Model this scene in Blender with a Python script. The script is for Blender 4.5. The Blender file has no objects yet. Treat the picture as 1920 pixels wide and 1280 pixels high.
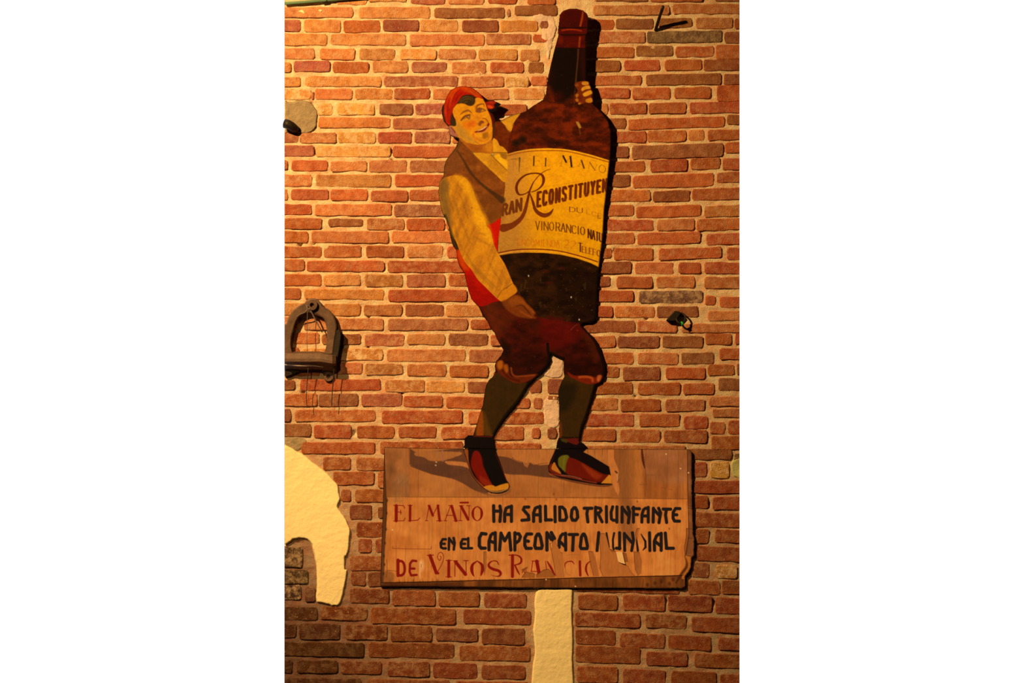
import bpy, math, random
import numpy as np

# ------------------------------------------------------------------ camera, world, lights, exposure
S = bpy.context.scene
COL = S.collection
ZC, CAMD, PPM = 2.2, 8.0, 500.0          # height of the view axis, camera distance (m), pixels per metre on the wall
cam = bpy.data.objects.new('camera', bpy.data.cameras.new('camera'))
COL.objects.link(cam)
cam.location = (0, -CAMD, ZC)
cam.rotation_euler = (math.pi/2, 0, 0)
cam.data.sensor_width = 36
cam.data.lens = 36*CAMD/(1920/PPM)
cam.data.clip_end = 100
S.camera = cam

w = bpy.data.worlds.new('world'); S.world = w
w.use_nodes = True
bg = w.node_tree.nodes['Background']
bg.inputs[0].default_value = (1, 1, 1, 1)
bg.inputs[1].default_value = 1.05        # plain white backdrop added past both edges of the wall

S.view_settings.view_transform = 'Standard'
S.view_settings.look = 'None'
S.view_settings.exposure = 0.0
S.view_settings.gamma = 1.0
S.view_settings.use_curve_mapping = False

LCOL = np.array((1.0, 0.60, 0.215))
def spot(name, loc, aim, energy, size, blend, radius):
    from mathutils import Vector
    d = bpy.data.lights.new(name, 'SPOT'); o = bpy.data.objects.new(name, d)
    d.energy = energy; d.color = tuple(LCOL); d.spot_size = math.radians(size); d.spot_blend = blend
    d.shadow_soft_size = radius
    o.location = loc
    o.rotation_euler = (Vector(aim)-Vector(loc)).to_track_quat('-Z', 'Y').to_euler()
    COL.objects.link(o); return o
LA, AA, QA = (-2.75, -3.4, ZC+2.75), (-0.55, 0, ZC+0.45), (1740, 52, 1.0)      # position, aim, (power, cone, blend)
LB, AB, QB = (-1.2, -3.0, ZC+1.2), (-0.35, 0, ZC-0.95), (215, 34, 1.0)
spot('key_spot', LA, AA, *QA, 0.035)
spot('low_spot', LB, AB, *QB, 0.04)

# ------------------------------------------------------------------ helpers
def P(px, py, d=0.0):
    s = (CAMD-d)/CAMD
    return ((px-960)/PPM*s, -d, ZC+(640-py)/PPM*s)
def lin(c):
    c = np.asarray(c, dtype=float)/255.0
    return np.where(c <= 0.04045, c/12.92, ((c+0.055)/1.055)**2.4)
def alb(c, e=0.9):
    return tuple(np.clip(lin(c)/(LCOL*e), 0.002, 0.92))
def setp(o, kind=None, label=None, cat=None, group=None):
    if kind: o['kind'] = kind
    if label: o['label'] = label
    if cat: o['category'] = cat
    if group: o['group'] = group
    return o
def link(name, me, m=None, parent=None):
    o = bpy.data.objects.new(name, me); COL.objects.link(o)
    if m: me.materials.append(m)
    if parent: o.parent = parent
    return o
def mesh(name, vs, fs, m=None, parent=None, smooth=False):
    me = bpy.data.meshes.new(name); me.from_pydata(vs, [], fs); me.update()
    if smooth: me.polygons.foreach_set('use_smooth', [True]*len(me.polygons))
    return link(name, me, m, parent)
def empty(name, loc):
    o = bpy.data.objects.new(name, None); o.location = loc; o.empty_display_size = .05; COL.objects.link(o)
    return o
class MB:
    def __init__(s): s.v = []; s.f = []
    def box(s, a, b):
        n = len(s.v)
        for x in (a[0], b[0]):
            for y in (a[1], b[1]):
                for z in (a[2], b[2]): s.v.append((x, y, z))
        for q in ((0,1,3,2),(4,6,7,5),(0,4,5,1),(2,3,7,6),(0,2,6,4),(1,5,7,3)): s.f.append(tuple(n+i for i in q))
    def tube(s, pts, r, n=8, cap=True):
        from mathutils import Vector
        pts = [Vector(p) for p in pts]; base = len(s.v)
        rs = r if isinstance(r, (list, tuple)) else [r]*len(pts)
        up = Vector((0, 1, 0.013))
        for i, p in enumerate(pts):
            t = (pts[min(i+1, len(pts)-1)]-pts[max(i-1, 0)]).normalized()
            a = t.cross(up); a = a.normalized() if a.length > 1e-3 else Vector((1, 0, 0))
            b = t.cross(a).normalized()
            for k in range(n):
                th = 2*math.pi*k/n
                s.v.append(tuple(p+(a*math.cos(th)+b*math.sin(th))*rs[i]))
        for i in range(len(pts)-1):
            for k in range(n):
                s.f.append((base+i*n+k, base+i*n+(k+1) % n, base+(i+1)*n+(k+1) % n, base+(i+1)*n+k))
        if cap:
            s.f.append(tuple(base+k for k in range(n))[::-1]); e = base+(len(pts)-1)*n
            s.f.append(tuple(e+k for k in range(n)))
    def prism(s, pts, d0, d1, bevel=0.0):
        """outline in pixels, front face at depth d1, back at d0, optional bevel (px)"""
        n = len(pts); b = len(s.v)
        cx = sum(p[0] for p in pts)/n; cy = sum(p[1] for p in pts)/n
        def ring(k, d):
            for i, (x, y) in enumerate(pts):
                if k:
                    (x0, y0), (x1, y1) = pts[i-1], pts[(i+1) % n]
                    tx, ty = x1-x0, y1-y0; L = math.hypot(tx, ty) or 1
                    sg = s.sgn
                    x, y = x-ty/L*k*sg, y+tx/L*k*sg
                s.v.append(P(x, y, d))
        ar = sum(pts[i-1][0]*pts[i][1]-pts[i][0]*pts[i-1][1] for i in range(n))
        s.sgn = 1 if ar > 0 else -1
        ring(0, d0)
        if bevel: ring(0, d1-bevel/PPM); ring(bevel, d1); k = 3
        else: ring(0, d1); k = 2
        for r in range(k-1):
            for i in range(n):
                j = (i+1) % n
                q = (b+r*n+i, b+r*n+j, b+(r+1)*n+j, b+(r+1)*n+i)
                s.f.append(q if s.sgn > 0 else q[::-1])
        t = tuple(b+(k-1)*n+i for i in range(n)); s.f.append(t if s.sgn > 0 else t[::-1])
        t = tuple(b+i for i in range(n)); s.f.append(t[::-1] if s.sgn > 0 else t)
    def build(s, name, m=None, parent=None, smooth=False):
        return mesh(name, s.v, s.f, m, parent, smooth)

def T(c, s):
    ox, oy, k = CR[c]
    out = []
    for q in s.split():
        a, b = q.split(','); out.append((ox+float(a)/k, oy+float(b)/k))
    return out
W4 = 1920/430.0
CR = dict(px=(0, 0, 1), A=(530, 0, W4), B=(960, 0, W4), C=(530, 220, W4), D=(960, 220, W4), E=(530, 440, W4), F=(960, 440, W4),
          G=(530, 660, W4), H=(960, 660, W4), I=(530, 860, W4), L=(960, 860, W4), J=(530, 1040, W4), K=(960, 1040, W4),
          hd=(810, 150, 9.144), nk=(960, 10, 6.4), ve=(810, 240, 7.11), sl=(810, 400, 6.095), l1=(920, 260, 8), l2=(920, 380, 8),
          kn=(880, 560, 6.4), ft=(850, 720, 5.819), s1=(710, 930, 7.3125), s2=(910, 930, 7.315), s3=(1090, 930, 7.314),
          s4=(1120, 830, 10.105), ir=(530, 540, 5.821), ho=(1220, 560, 16), na=(1200, 0, 16), ce=(530, 170, 10.667))
def cr(pts, closed=True, k=4):
    n = len(pts); out = []
    for i in range(n if closed else n-1):
        if closed: a, b, c, d = pts[i-1], pts[i], pts[(i+1) % n], pts[(i+2) % n]
        else: a, b, c, d = pts[max(i-1, 0)], pts[i], pts[i+1], pts[min(i+2, n-1)]
        for j in range(k):
            t = j/k; t2 = t*t; t3 = t2*t
            out.append(tuple(0.5*((2*b[q])+(-a[q]+c[q])*t+(2*a[q]-5*b[q]+4*c[q]-d[q])*t2+(-a[q]+3*b[q]-3*c[q]+d[q])*t3) for q in range(len(b))))
    if not closed: out.append(tuple(pts[-1]))
    return out

# value noise in numpy
def vn(X, Y, sx, sy, seed):
    x = X/sx; y = Y/sy
    xi = np.floor(x).astype(np.int64); yi = np.floor(y).astype(np.int64)
    fx = x-xi; fy = y-yi; fx = fx*fx*(3-2*fx); fy = fy*fy*(3-2*fy)
    def h(a, b):
        n = (a*374761393+b*668265263+seed*1442695041) & 0xffffffff
        n = ((n ^ (n >> 13))*1274126177) & 0xffffffff
        return ((n ^ (n >> 16)) & 0xffff)/65535.0
    return (h(xi, yi)*(1-fx)+h(xi+1, yi)*fx)*(1-fy)+(h(xi, yi+1)*(1-fx)+h(xi+1, yi+1)*fx)*fy
def fbm(X, Y, sx, sy, seed, o=3):
    r = 0; a = 0.5; t = 0
    for i in range(o):
        r = r+a*vn(X, Y, sx/2**i, sy/2**i, seed+i*17); t += a; a *= 0.55
    return r/t

def E_at(X, Y, d=0.02):
    """how strongly the two lamps light a point of the wall (to read paint colours off the photo)"""
    x = (X-960)/PPM; z = ZC+(640-Y)/PPM
    def one(L, aim, pw, size, blend):
        v = np.array([0, 0, 0.]); dx = x-L[0]; dy = -d-L[1]; dz = z-L[2]
        r = np.sqrt(dx*dx+dy*dy+dz*dz)
        ax = np.array(aim)-np.array(L); ax = ax/np.linalg.norm(ax)
        c = (dx*ax[0]+dy*ax[1]+dz*ax[2])/r
        ca = math.cos(math.radians(size/2)); sm = (1-ca)*blend
        s = np.clip((c-ca)/max(sm, 1e-4), 0, 1); s = s*s*(3-2*s)
        return pw/(4*math.pi**2)*s*(dy/r)/r**2
    return (one(LA, AA, *QA)+one(LB, AB, *QB))*.95+0.02

def darken_low(X, Y):
    """brick and joint get darker low on the wall, more so at the left (plaster is left out)"""
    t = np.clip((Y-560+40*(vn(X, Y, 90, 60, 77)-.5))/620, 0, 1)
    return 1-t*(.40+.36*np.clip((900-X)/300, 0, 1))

class Canvas:
    def __init__(s, x0, y0, x1, y1, step):
        s.step = step; s.x0 = x0; s.y0 = y0
        s.xs = np.arange(x0, x1+step, step); s.ys = np.arange(y0, y1+step, step)
        s.X, s.Y = np.meshgrid(s.xs, s.ys)
        s.C = np.zeros(s.X.shape+(3,)); s.ID = np.zeros(s.X.shape, int); s.Z = np.zeros(s.X.shape)
        s.clip = None
    def win(s, pts, m):
        p = np.array([q[:2] for q in pts]); a = p.min(0)-m; b = p.max(0)+m
        i0 = max(int((a[0]-s.x0)/s.step), 0); i1 = max(min(int((b[0]-s.x0)/s.step)+2, len(s.xs)), i0)
        j0 = max(int((a[1]-s.y0)/s.step), 0); j1 = max(min(int((b[1]-s.y0)/s.step)+2, len(s.ys)), j0)
        return slice(j0, j1), slice(i0, i1)
    def sdf(s, pts, sl):
        X = s.X[sl]; Y = s.Y[sl]; D = np.full(X.shape, 1e9); ins = np.zeros(X.shape, bool); n = len(pts)
        for i in range(n):
            (ax, ay), (bx, by) = pts[i-1][:2], pts[i][:2]
            ex, ey = bx-ax, by-ay; L = ex*ex+ey*ey
            if L < 1e-9: continue
            t = np.clip(((X-ax)*ex+(Y-ay)*ey)/L, 0, 1)
            D = np.minimum(D, (X-ax-t*ex)**2+(Y-ay-t*ey)**2)
            if ay != by: ins ^= ((ay > Y) != (by > Y)) & (X < (bx-ax)*(Y-ay)/(by-ay)+ax)
        D = np.sqrt(D); return np.where(ins, -D, D)
    def mix(s, sl, a, col):
        if s.clip is not None: a = a*s.clip[sl]
        if isinstance(col, np.ndarray) and col.ndim == 3: c = col[sl]
        else: c = np.array(col, dtype=float)
        s.C[sl] = s.C[sl]*(1-a[..., None])+c*a[..., None]
    def fill(s, pts, col=None, a=1.0, soft=0.8, id=None, sm=True, z=None, rough=0):
        if sm: pts = cr(pts)
        m = soft+2+rough; sl = s.win(pts, m)
        if s.X[sl].size == 0: return
        D = s.sdf(pts, sl)
        if rough: D = D+(fbm(s.X[sl], s.Y[sl], 7, 7, 5)-.5)*2*rough
        al = np.clip(0.5-D/soft, 0, 1)
        if col is not None: s.mix(sl, al*a, col)
        if id is not None: s.ID[sl][D < 0] = id
        if z is not None: s.Z[sl][D < 0] = z
    def stroke(s, pts, w, col, a=1.0, soft=0.9, sm=True, z=None):
        ws = list(w) if isinstance(w, (list, tuple)) else [w]*len(pts)
        if len(ws) != len(pts): ws = list(np.interp(np.linspace(0, 1, len(pts)), np.linspace(0, 1, len(ws)), ws))
        pp = [(p[0], p[1], ws[i]) for i, p in enumerate(pts)]
        if sm and len(pp) > 2: pp = cr(pp, False)
        sl = s.win(pp, max(ws)+soft+1)
        if s.X[sl].size == 0: return
        X = s.X[sl]; Y = s.Y[sl]; D = np.full(X.shape, 1e9)
        for (ax, ay, wa), (bx, by, wb) in zip(pp[:-1], pp[1:]):
            ex, ey = bx-ax, by-ay; L = max(ex*ex+ey*ey, 1e-9)
            t = np.clip(((X-ax)*ex+(Y-ay)*ey)/L, 0, 1)
            D = np.minimum(D, np.sqrt((X-ax-t*ex)**2+(Y-ay-t*ey)**2)-(wa+(wb-wa)*t)/2)
        al = np.clip(0.5-D/soft, 0, 1)
        s.mix(sl, al*a, col)
        if z is not None: s.Z[sl][D < 0] = z
    def gloss(s, x, y, rx, ry, col, a):       # soft blob of paint
        pts = [(x-rx, y-ry), (x+rx, y+ry)]; sl = s.win(pts, 1)
        if s.X[sl].size == 0: return
        r = np.sqrt(((s.X[sl]-x)/rx)**2+((s.Y[sl]-y)/ry)**2)
        s.mix(sl, np.clip(1-r, 0, 1)**0.7*a, col)
    def mod(s, mask, f): s.C *= np.where(mask, f, 1.0)[..., None]
    def albedo(s):
        e = np.maximum(E_at(s.X, s.Y), 0.05)
        return np.clip(lin(np.clip(s.C, 0, 255))/(LCOL*e[..., None]*.90), 0.0015, 0.9)
    def build_part(s, name, ident, depth, m, parent, alb_):
        cell = (s.ID[:-1, :-1] == ident)
        if cell.sum() < 4: return None
        used = np.zeros(s.ID.shape, bool)
        used[:-1, :-1] |= cell; used[1:, :-1] |= cell; used[:-1, 1:] |= cell; used[1:, 1:] |= cell
        idx = np.full(s.ID.shape, -1); n = used.sum(); idx[used] = np.arange(n)
        x = s.X[used]; y = s.Y[used]; d = depth(x, y)+s.Z[used]
        k = (CAMD-d)/CAMD
        co = np.stack([(x-960)/PPM*k, -d, ZC+(640-y)/PPM*k], 1)
        q = np.stack([idx[:-1, :-1][cell], idx[1:, :-1][cell], idx[1:, 1:][cell], idx[:-1, 1:][cell]], 1)
        me = bpy.data.meshes.new(name)
        me.vertices.add(n); me.vertices.foreach_set('co', co.astype(np.float32).ravel())
        me.loops.add(q.size); me.loops.foreach_set('vertex_index', q.astype(np.int32).ravel())
        me.polygons.add(len(q)); me.polygons.foreach_set('loop_start', np.arange(0, q.size, 4, dtype=np.int32))
        me.polygons.foreach_set('use_smooth', np.ones(len(q), bool))
        me.update(calc_edges=True)
        at = me.color_attributes.new('paint', 'FLOAT_COLOR', 'POINT')
        c = np.ones((n, 4), np.float32); c[:, :3] = alb_[used]
        at.data.foreach_set('color', c.ravel())
        return link(name, me, m, parent)

# ------------------------------------------------------------------ materials
def mat(name, rough=0.8, spec=0.3):
    m = bpy.data.materials.new(name); m.use_nodes = True
    b = m.node_tree.nodes['Principled BSDF']; b.inputs['Roughness'].default_value = rough
    b.inputs['Specular IOR Level'].default_value = spec
    return m, m.node_tree, b
def nd(nt, t, **kw):
    n = nt.nodes.new(t)
    for k, v in kw.items(): setattr(n, k, v)
    return n
def noise(nt, scale, det=4, rough=.6, vec=None, dim='3D'):
    n = nd(nt, 'ShaderNodeTexNoise'); n.inputs['Scale'].default_value = scale; n.inputs['Detail'].default_value = det
    n.inputs['Roughness'].default_value = rough
    if vec: nt.links.new(vec, n.inputs['Vector'])
    return n.outputs['Fac']
def ramp(nt, fac, a, b, ca=(0, 0, 0, 1), cb=(1, 1, 1, 1)):
    r = nd(nt, 'ShaderNodeValToRGB'); e = r.color_ramp.elements
    e[0].position = a; e[1].position = b; e[0].color = ca; e[1].color = cb
    nt.links.new(fac, r.inputs[0]); return r.outputs[0]
def mixc(nt, fac, a, b, mode='MIX'):
    n = nd(nt, 'ShaderNodeMix', data_type='RGBA', blend_type=mode)
    for v, i in ((fac, 0), (a, 6), (b, 7)):
        if hasattr(v, 'is_linked') or isinstance(v, bpy.types.NodeSocket): nt.links.new(v, n.inputs[i])
        else: n.inputs[i].default_value = v if i == 0 else (v[0], v[1], v[2], 1)
    return n.outputs[2]
def bump(nt, b, h, strength, dist):
    n = nd(nt, 'ShaderNodeBump'); n.inputs['Strength'].default_value = strength; n.inputs['Distance'].default_value = dist
    nt.links.new(h, n.inputs['Height']); nt.links.new(n.outputs[0], b.inputs['Normal'])
def pos(nt, sc=(1, 1, 1)):
    g = nd(nt, 'ShaderNodeNewGeometry'); m = nd(nt, 'ShaderNodeMapping'); m.inputs['Scale'].default_value = sc
    nt.links.new(g.outputs['Position'], m.inputs['Vector']); return m.outputs[0]

def brick_material():
    m, nt, b = mat('brick_clay', .9, .15)
    v = pos(nt)
    at = nd(nt, 'ShaderNodeAttribute', attribute_name='tint')
    c = mixc(nt, ramp(nt, noise(nt, 30, 6, .72, v), .38, .68), at.outputs['Color'], (.68, .56, .50), 'MULTIPLY')
    c = mixc(nt, ramp(nt, noise(nt, 11, 3, .5, v), .45, .68), c, (1.22, 1.32, 1.2), 'MULTIPLY')
    c = mixc(nt, ramp(nt, noise(nt, 75, 4, .7, v), .5, .7), c, (.80, .74, .70), 'MULTIPLY')
    # lime smears, stronger on worn bricks (alpha of the attribute)
    wn = nd(nt, 'ShaderNodeMath', operation='MULTIPLY')
    nt.links.new(ramp(nt, noise(nt, 38, 7, .75, v), .46, .60), wn.inputs[0]); nt.links.new(at.outputs['Alpha'], wn.inputs[1])
    c = mixc(nt, wn.outputs[0], c, (.80, .56, .36))
    sp = ramp(nt, noise(nt, 170, 3, .6, v), .66, .74)
    c = mixc(nt, sp, c, (.74, .52, .34))
    pt = ramp(nt, noise(nt, 120, 3, .6, v), .24, .33, (1, 1, 1, 1), (0, 0, 0, 1))
    c = mixc(nt, pt, c, (.45, .4, .4), 'MULTIPLY')
    nt.links.new(c, b.inputs['Base Color'])
    h = nd(nt, 'ShaderNodeMath', operation='ADD'); nt.links.new(noise(nt, 70, 6, .75, v), h.inputs[0]); nt.links.new(noise(nt, 260, 3, .6, v), h.inputs[1])
    bump(nt, b, h.outputs[0], .8, .0055)
    return m
def mortar_material():
    m, nt, b = mat('lime_mortar', .95, .1)
    v = pos(nt)
    c = mixc(nt, ramp(nt, noise(nt, 22, 5, .7, v), .3, .72), alb((224, 130, 60), .90), alb((254, 186, 100), .90))
    at = nd(nt, 'ShaderNodeAttribute', attribute_name='tint'); c = mixc(nt, 1.0, c, at.outputs['Color'], 'MULTIPLY')
    c = mixc(nt, ramp(nt, noise(nt, 160, 3, .6, v), .60, .74), c, (.6, .48, .36), 'MULTIPLY')
    c = mixc(nt, ramp(nt, noise(nt, 4, 3, .6, v), .6, .8), c, (.86, .78, .74), 'MULTIPLY')
    nt.links.new(c, b.inputs['Base Color'])
    h = nd(nt, 'ShaderNodeMath', operation='ADD'); nt.links.new(noise(nt, 90, 6, .8, v), h.inputs[0]); nt.links.new(noise(nt, 300, 3, .6, v), h.inputs[1])
    bump(nt, b, h.outputs[0], .75, .006)
    return m
def simple(name, col, rough=.7, spec=.3, metal=0, ns=0, amt=.3, bs=0, bd=.002):
    m, nt, b = mat(name, rough, spec); b.inputs['Metallic'].default_value = metal
    v = pos(nt)
    if ns:
        nt.links.new(mixc(nt, ramp(nt, noise(nt, ns, 5, .6, v), .3, .7), col, tuple(c*(1-amt) for c in col)), b.inputs['Base Color'])
    else: b.inputs['Base Color'].default_value = (*col, 1)
    if bs: bump(nt, b, noise(nt, bs, 5, .6, v), .8, bd)
    return m
def paint_material(name, rough, spec, bs, bd, stretch=(1, 1, 1)):
    m, nt, b = mat(name, rough, spec)
    at = nd(nt, 'ShaderNodeAttribute', attribute_name='paint')
    v = pos(nt, stretch)
    c = mixc(nt, ramp(nt, noise(nt, 60, 5, .7, v), .3, .7), at.outputs['Color'], (.90, .88, .86), 'MULTIPLY')
    nt.links.new(c, b.inputs['Base Color'])
    bump(nt, b, noise(nt, bs, 4, .6, v), .5, bd)
    return m
M = dict(brick=brick_material(), mortar=mortar_material(),
         plaster=simple('cream_plaster', (.89, .77, .45), .9, .1, 0, 12, .06, 50, .004),
         cement=simple('rough_cement', alb((176, 124, 62), 1.15), .95, .1, 0, 30, .3, 90, .006),
         iron=simple('rusty_cast_iron', (.17, .10, .072), .6, .35, .3, 40, .5, 150, .0008),
         dark=simple('black_iron', (.03, .022, .018), .55, .4, .5, 60, .4, 120, .001),
         wire=simple('dark_wire', (.03, .025, .03), .5, .4),
         tie=simple('grey_cable_tie', (.15, .12, .14), .5, .4),
         green=simple('green_conduit', (.13, .25, .15), .6, .3, 0, 30, .3),
         cord=simple('green_cord', (.02, .4, .05), .6, .3),
         paint=paint_material('painted_sheet', .6, .07, 220, .0004),
         wood=paint_material('painted_plywood', .75, .08, 90, .0008, (1, 1, .08)),
         edge=simple('raw_board_edge', (.12, .06, .03), .8, .2, 0, 40, .4),
         shell=simple('dark_blocker_shell', (.10, .06, .04), .9, .1, 0, 3, .2),
         floor=simple('dark_blocker_floor', (.06, .035, .02), .7, .2, 0, 3, .3))

# ------------------------------------------------------------------ unseen shell added to keep the white backdrop's light off the bricks
def blocker_box(name, a, b, m):
    mb = MB(); mb.box(a, b); return setp(mb.build(name, m), 'structure')
HX = 640*2/3/PPM*1.0                      # half width of the brick wall = 0.8533
blocker_box('floor', (-4.2, -9.2, -.2), (4.2, .3, 0), M['floor'])
blocker_box('blocker_top', (-4.2, -9.2, 5.3), (4.2, .3, 5.5), M['shell'])
blocker_box('blocker_left', (-4.2, -9.2, 0), (-4.0, .3, 5.3), M['shell'])
blocker_box('blocker_right', (4.0, -9.2, 0), (4.2, .3, 5.3), M['shell'])
blocker_box('blocker_rear', (-4.0, -9.2, 0), (4.0, -9.0, 5.3), M['shell'])

# ------------------------------------------------------------------ the brick wall: mortar bed
XL, XR = 960-HX*PPM, 960+HX*PPM
PITS = [('A', 120, 870, 0)]
def mortar_wall():
    step = 2.5
    xs = np.linspace(XL, XR, int((XR-XL)/step)+1); ys = np.arange(-60, 1341, step)
    X, Y = np.meshgrid(xs, ys)
    d = -.0002+(fbm(X, Y, 18, 9, 3, 4)-.5)*.0085+(fbm(X, Y, 60, 60, 9, 2)-.5)*.003
    for (x, y, r) in ((752, 737, 3), (568, 736, 3), (605, 818, 4), (664, 812, 4), (561, 597, 4), (640, 650, 3), (691, 594, 2), (563, 460, 3), (588, 458, 2),
                      (590, 285, 3), (733, 283, 3), (1212, 598, 2), (1325, 945, 5), (1191, 743, 2), (1336, 1128, 5), (1248, 1124, 4), (584, 195, 3), (735, 300, 2), (690, 650, 2), (1110, 160, 3), (994, 157, 3), (1155, 470, 3)):
        d = d-.02*np.exp(-((X-x)**2+(Y-y)**2)/(2*(r*.9)**2))
    # hollow, broken zone under the lintel patch at the lower left
    d = d-.012*np.clip(1-np.maximum(np.abs(X-560)/45, np.abs(Y-1075)/70), 0, .4)
    d[:, 0] = 0; d[:, -1] = 0
    h, wd = X.shape; n = h*wd
    k = (CAMD-d)/CAMD; k[:, 0] = 1; k[:, -1] = 1
    co = np.stack([(X-960)/PPM, -d, ZC+(640-Y)/PPM], -1).reshape(-1, 3)
    i = np.arange(n).reshape(h, wd)
    q = np.stack([i[:-1, :-1], i[1:, :-1], i[1:, 1:], i[:-1, 1:]], -1).reshape(-1, 4)
    me = bpy.data.meshes.new('wall_back')
    vs = co.tolist(); fs = q.tolist(); b = len(vs)
    z0, z1 = ZC+(640-ys[-1])/PPM, ZC+(640-ys[0])/PPM
    mb = MB(); mb.box((-HX, .03, 0), (HX, .34, 5.0))               # full-height body of the wall
    mb.box((-HX, 0, 0), (HX, .03, z0)); mb.box((-HX, 0, z1), (HX, .03, 5.0))
    for s_ in (-1, 1): mb.v += [(s_*HX, 0, z0), (s_*HX, 0, z1), (s_*HX, .03, z1), (s_*HX, .03, z0)]; mb.f.append(tuple(range(len(mb.v)-4, len(mb.v))))
    fs += [tuple(b+j for j in f) for f in mb.f]; vs += mb.v
    me.from_pydata(vs, [], fs); me.update()
    me.polygons.foreach_set('use_smooth', [p < len(q) for p in range(len(me.polygons))])
    at = me.color_attributes.new('tint', 'FLOAT_COLOR', 'POINT'); c_ = np.ones((len(vs), 4), np.float32); c_[:n, :3] = darken_low(X, Y).ravel()[:, None]**np.array((1, 1.22, 1.1))
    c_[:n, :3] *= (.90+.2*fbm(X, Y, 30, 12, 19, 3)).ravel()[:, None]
    at.data.foreach_set('color', c_.ravel())
    o = link('wall_back', me, M['mortar']); setp(o, 'structure')
    return o
wall = mortar_wall()

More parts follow.
